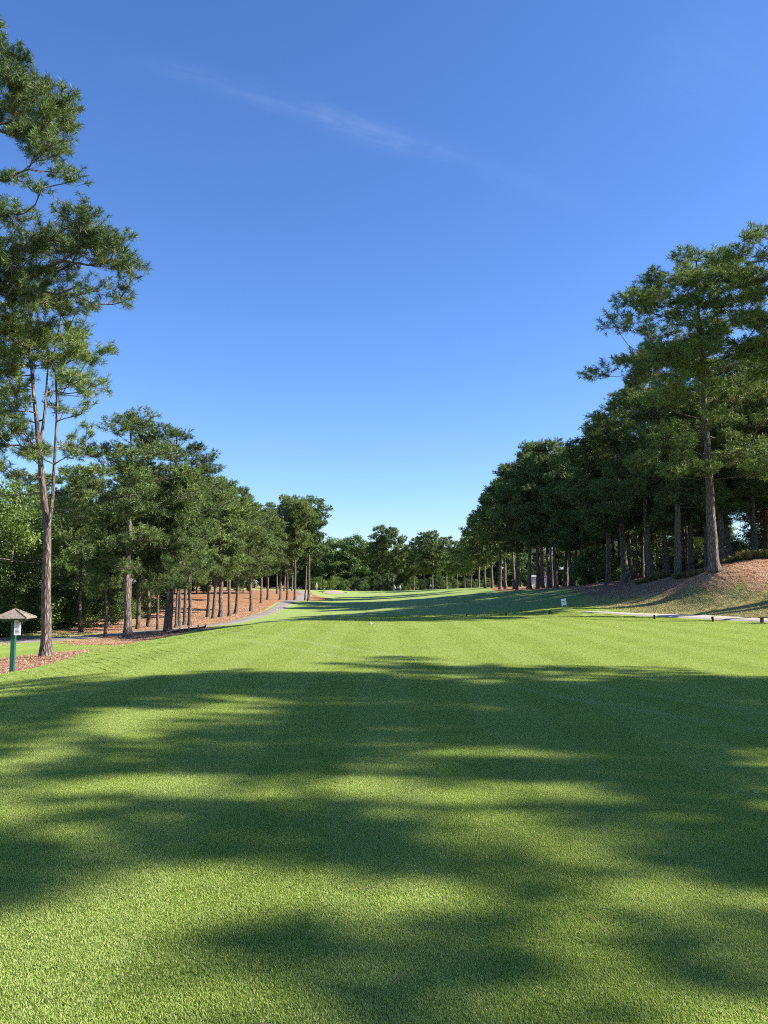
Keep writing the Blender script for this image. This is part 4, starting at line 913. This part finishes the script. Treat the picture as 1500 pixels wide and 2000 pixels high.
for i, (px, D, s) in enumerate([(1262, 55, 1.0), (1272, 54, 1.5), (1290, 53, 1.7), (1300, 52.5, 1.3), (1312, 52, 1.4), (1322, 49.5, 1.1), (1340, 49, 1.1), (1352, 48.5, 1.3), (1362, 48, 1.2), (1425, 45.5, 1.2), (1440, 45.3, 1.3), (1458, 45, 1.7), (1468, 45.6, 1.9), (1482, 45, 1.5), (1497, 44.8, 1.6), (1248, 57, 1.0), (1375, 46.5, .9), (1512, 44.6, 1.4)]):
    x = xat(px, D); o = link('grass_tuft', TM[i % 3]); o.location = (x, D, gz(x, D) - .02); o.rotation_euler = (0, 0, tf.uniform(0, 6)); o.scale = (s * .62, s * .62, s * .72)
    tag(o, ORD[i if i < 15 else 0 if i == 15 else i] + ' pale wire grass tuft, counted from the left, on top of right bank', 'grass tuft', 'wire grass tufts along the right bank')
tl = sorted([o for o in bpy.data.objects if o.name.startswith('grass_tuft')], key=lambda o: o.location.x / o.location.y)
for i, o in enumerate(tl): o['label'] = ORD[i] + ' pale wire grass tuft from the left on the crest of the right bank'

# people, carts
def person(px, D, shirt, trousers, label, rz=0, pose='stand', cap=None, H=1.76):
    x = xat(px, D); t = thing('person', label, 'person', (x, D, gz(x, D)), rz, 'golfers far down the fairway')
    bend = .25 if pose == 'lean' else 0
    J = {'pel': (0, 0, .95), 'wai': (0, bend * .2, 1.10), 'che': (0, bend * .6, 1.32), 'neck': (0, bend * .85, 1.48), 'nk2': (0, bend * .9, 1.54), 'head': (0, bend + .01, 1.63), 'top': (0, bend, 1.73)}
    E = [('pel', 'wai'), ('wai', 'che'), ('che', 'neck'), ('neck', 'nk2'), ('nk2', 'head'), ('head', 'top')]; Rr = {'pel': .15, 'wai': .135, 'che': .155, 'neck': .07, 'nk2': .055, 'head': .095, 'top': .06}
    for s, nm in ((-1, 'l'), (1, 'r')):
        st = .06 if s > 0 else -.05
        hx = .30 if pose == 'stand' else .06; hy = .12 if pose == 'stand' else .38
        pts = [('hip', (s * .10, 0, .88), .10), ('knee', (s * .13, .03 + st, .50), .062), ('ank', (s * .14, st - .02, .09), .042), ('toe', (s * .16, st + .17, .04), .036)]
        arm = [('sho', (s * .19, bend * .75, 1.42), .062), ('elb', (s * .25, bend * .6 + .02, 1.14), .042), ('wri', (s * hx * .9, hy + bend * .3, .90), .028), ('palm', (s * hx * .88, hy + bend * .3 + .03, .84), .032)]
        prev = 'pel'
        for a, p, r in pts: J[a + nm] = p; Rr[a + nm] = r; E.append((prev, a + nm)); prev = a + nm
        prev = 'che'
        for a, p, r in arm: J[a + nm] = p; Rr[a + nm] = r; E.append((prev, a + nm)); prev = a + nm
        pp = Vector(arm[-1][1])
        for f in range(5):
            off = Vector((0, (f - 1.8) * .019, -.055 - (.012 if f in (1, 2) else 0))) if f < 4 else Vector((-s * .02, .045, -.02))
            J[f'f{f}{nm}'] = tuple(pp + off); J[f'g{f}{nm}'] = tuple(pp + off * 1.6 + Vector((-s * .012, .006, 0))); Rr[f'f{f}{nm}'] = .009; Rr[f'g{f}{nm}'] = .008; E += [('palm' + nm, f'f{f}{nm}'), (f'f{f}{nm}', f'g{f}{nm}')]
    keys = list(J)
    def skin(name, ks, edges, rad, mat, par):
        me = bpy.data.meshes.new(name); me.from_pydata([J[k] for k in ks], [(ks.index(a), ks.index(b)) for a, b in edges], [])
        o = bpy.data.objects.new(name, me); COL.objects.link(o); o.modifiers.new('s', 'SKIN'); sm = o.modifiers.new('u', 'SUBSURF'); sm.levels = sm.render_levels = 2
        for i, k in enumerate(ks):
            v = me.skin_vertices[0].data[i]; v.radius = (rad[k], rad[k]); v.use_root = (i == 0)
        dg = bpy.context.evaluated_depsgraph_get(); dg.update(); nm_ = bpy.data.meshes.new_from_object(o.evaluated_get(dg)); nm_.name = name
        bpy.data.objects.remove(o); nm_.materials.clear(); nm_.materials.append(mat)
        nm_.polygons.foreach_set('use_smooth', np.ones(len(nm_.polygons), bool)); return link(name, nm_, par)
    body = skin('body', keys, E, Rr, M_SKIN, t)
    ks = ['pel', 'wai', 'che', 'neck', 'shol', 'elbl', 'shor', 'elbr']; r2 = {k: Rr[k] + .03 for k in ks}; r2['neck'] = .075
    skin('shirt', ks, [('pel', 'wai'), ('wai', 'che'), ('che', 'neck'), ('che', 'shol'), ('shol', 'elbl'), ('che', 'shor'), ('shor', 'elbr')], r2, shirt, t)
    ks = ['pel', 'hipl', 'kneel', 'ankl', 'hipr', 'kneer', 'ankr']; r2 = {k: Rr[k] + .022 for k in ks}
    skin('trousers', ks, [('pel', 'hipl'), ('hipl', 'kneel'), ('kneel', 'ankl'), ('pel', 'hipr'), ('hipr', 'kneer'), ('kneer', 'ankr')], r2, trousers, t)
    hz = Vector(J['head']); m = MB()
    m.ball(hz + Vector((0, .0, .035)), .112, 14, 8, (1, 1.05, .85)); m.box(hz + Vector((0, .13, .04)), (.14, .12, .012)); m.build('cap', cap or M_WCL, t, True)
    m = MB(); m.ball(hz + Vector((0, .105, -.01)), .018, 6, 5); m.build('nose', M_SKIN, t)
    m = MB()
    for s in (-1, 1): m.ball(hz + Vector((s * .035, .095, .02)), .011, 6, 5)
    m.build('eyes', M_HAIR, t); m = MB(); m.box(hz + Vector((0, .098, -.05)), (.045, .008, .009)); m.build('mouth', M_HAIR, t)
    return t
person(618, 176, M_TAN, M_KH, 'person in pale tan clothes standing at the left fringe near the bunker', R(200))
person(772, 214, M_WCL, M_NAVY, 'person in white shirt left of the dark cart on the far fairway', R(120), 'lean')
person(781.5, 212, M_BLUE, M_KH, 'person in light blue shirt right of the dark cart on the far fairway', R(220))
person(841.5, 213, M_WCL, M_NAVY, 'person in white shirt standing alone by a dark golf bag', R(170), cap=M_WCL)

def wheel(mb_t, mb_r, c, r, w):
    mb_t.tube([(c[0] - w / 2, c[1], c[2]), (c[0] + w / 2, c[1], c[2])], r, 18); mb_r.tube([(c[0] - w / 2 - .006, c[1], c[2]), (c[0] + w / 2 + .006, c[1], c[2])], r * .55, 12)
D = 218; x = xat(777, D)
t = thing('golf_cart', 'dark golf cart parked between two golfers on the far fairway', 'golf cart', (x, D, gz(x, D)), R(25))
m = MB(); m.box((0, 0, .38), (1.1, 2.2, .22), bev=.05); m.box((0, .85, .62), (1.05, .45, .40), bev=.09); m.box((0, -.75, .62), (1.1, .7, .35), bev=.06); m.build('body', M_BLACK, t)
m = MB(); m.box((0, -.25, .82), (1.0, .5, .12), bev=.04); m.box((0, -.5, 1.05), (1.0, .1, .38), bev=.04); m.build('seat', M_KH, t)
m = MB(); m.box((0, -.1, 1.80), (1.15, 1.75, .07), bev=.03); m.build('roof', M_BLACK, t)
for sx in (-1, 1):
    for (y0, y1) in ((.75, .6), (-.75, -.75)):
        m = MB(); m.tube([(sx * .5, y0, .75), (sx * .5, y1, 1.78)], .02, 6); m.build('roof_support', M_GREY, t)
for sx in (-1, 1):
    for sy in (.78, -.72):
        a, b = MB(), MB(); wheel(a, b, (sx * .5, sy, .23), .23, .18); w = a.build('wheel', M_BLACK, t); b.build('rim', M_GREY, w)
m = MB(); m.tube([(-.25, .45, .9), (-.25, .2, 1.05)], .015, 6)
m.tube([(-.25 + .17 * math.cos(k * math.pi / 6), .2, 1.06 + .17 * math.sin(k * math.pi / 6)) for k in range(13)], .014, 6); m.build('steering_wheel', M_BLACK, t)
def bag(px, D, label, mat):
    x = xat(px, D); t = thing('golf_bag', label, 'golf bag', (x, D, gz(x, D)), R(20)); t.rotation_euler = (R(12), 0, R(20))
    m = MB(); m.tube([(0, 0, .0), (0, 0, .08), (0, 0, .5), (0, 0, .86)], [.13, .15, .14, .15], 14); m.box((0, -.16, .35), (.2, .08, .4), bev=.02); m.build('bag', mat, t)
    for k in range(6):
        a = k * 1.05; m = MB(); m.tube([(.07 * math.cos(a), .07 * math.sin(a), .8), (.1 * math.cos(a), .1 * math.sin(a), 1.06 + .03 * (k % 3))], .008, 5); m.box((.1 * math.cos(a), .1 * math.sin(a), 1.08 + .03 * (k % 3)), (.05, .03, .07), bev=.008); m.build('club', M_GREY, t)
    for s in (-1, 1):
        m = MB(); m.tube([(s * .05, .1, .75), (s * .22, .42, .0)], .012, 5); m.build('leg', M_GREY, t)
bag(847, 213, 'dark golf bag on its stand beside the lone golfer in white', M_NAVY)
bag(781, 205, 'small dark golf bag on the grass in front of the parked cart', M_BLACK)
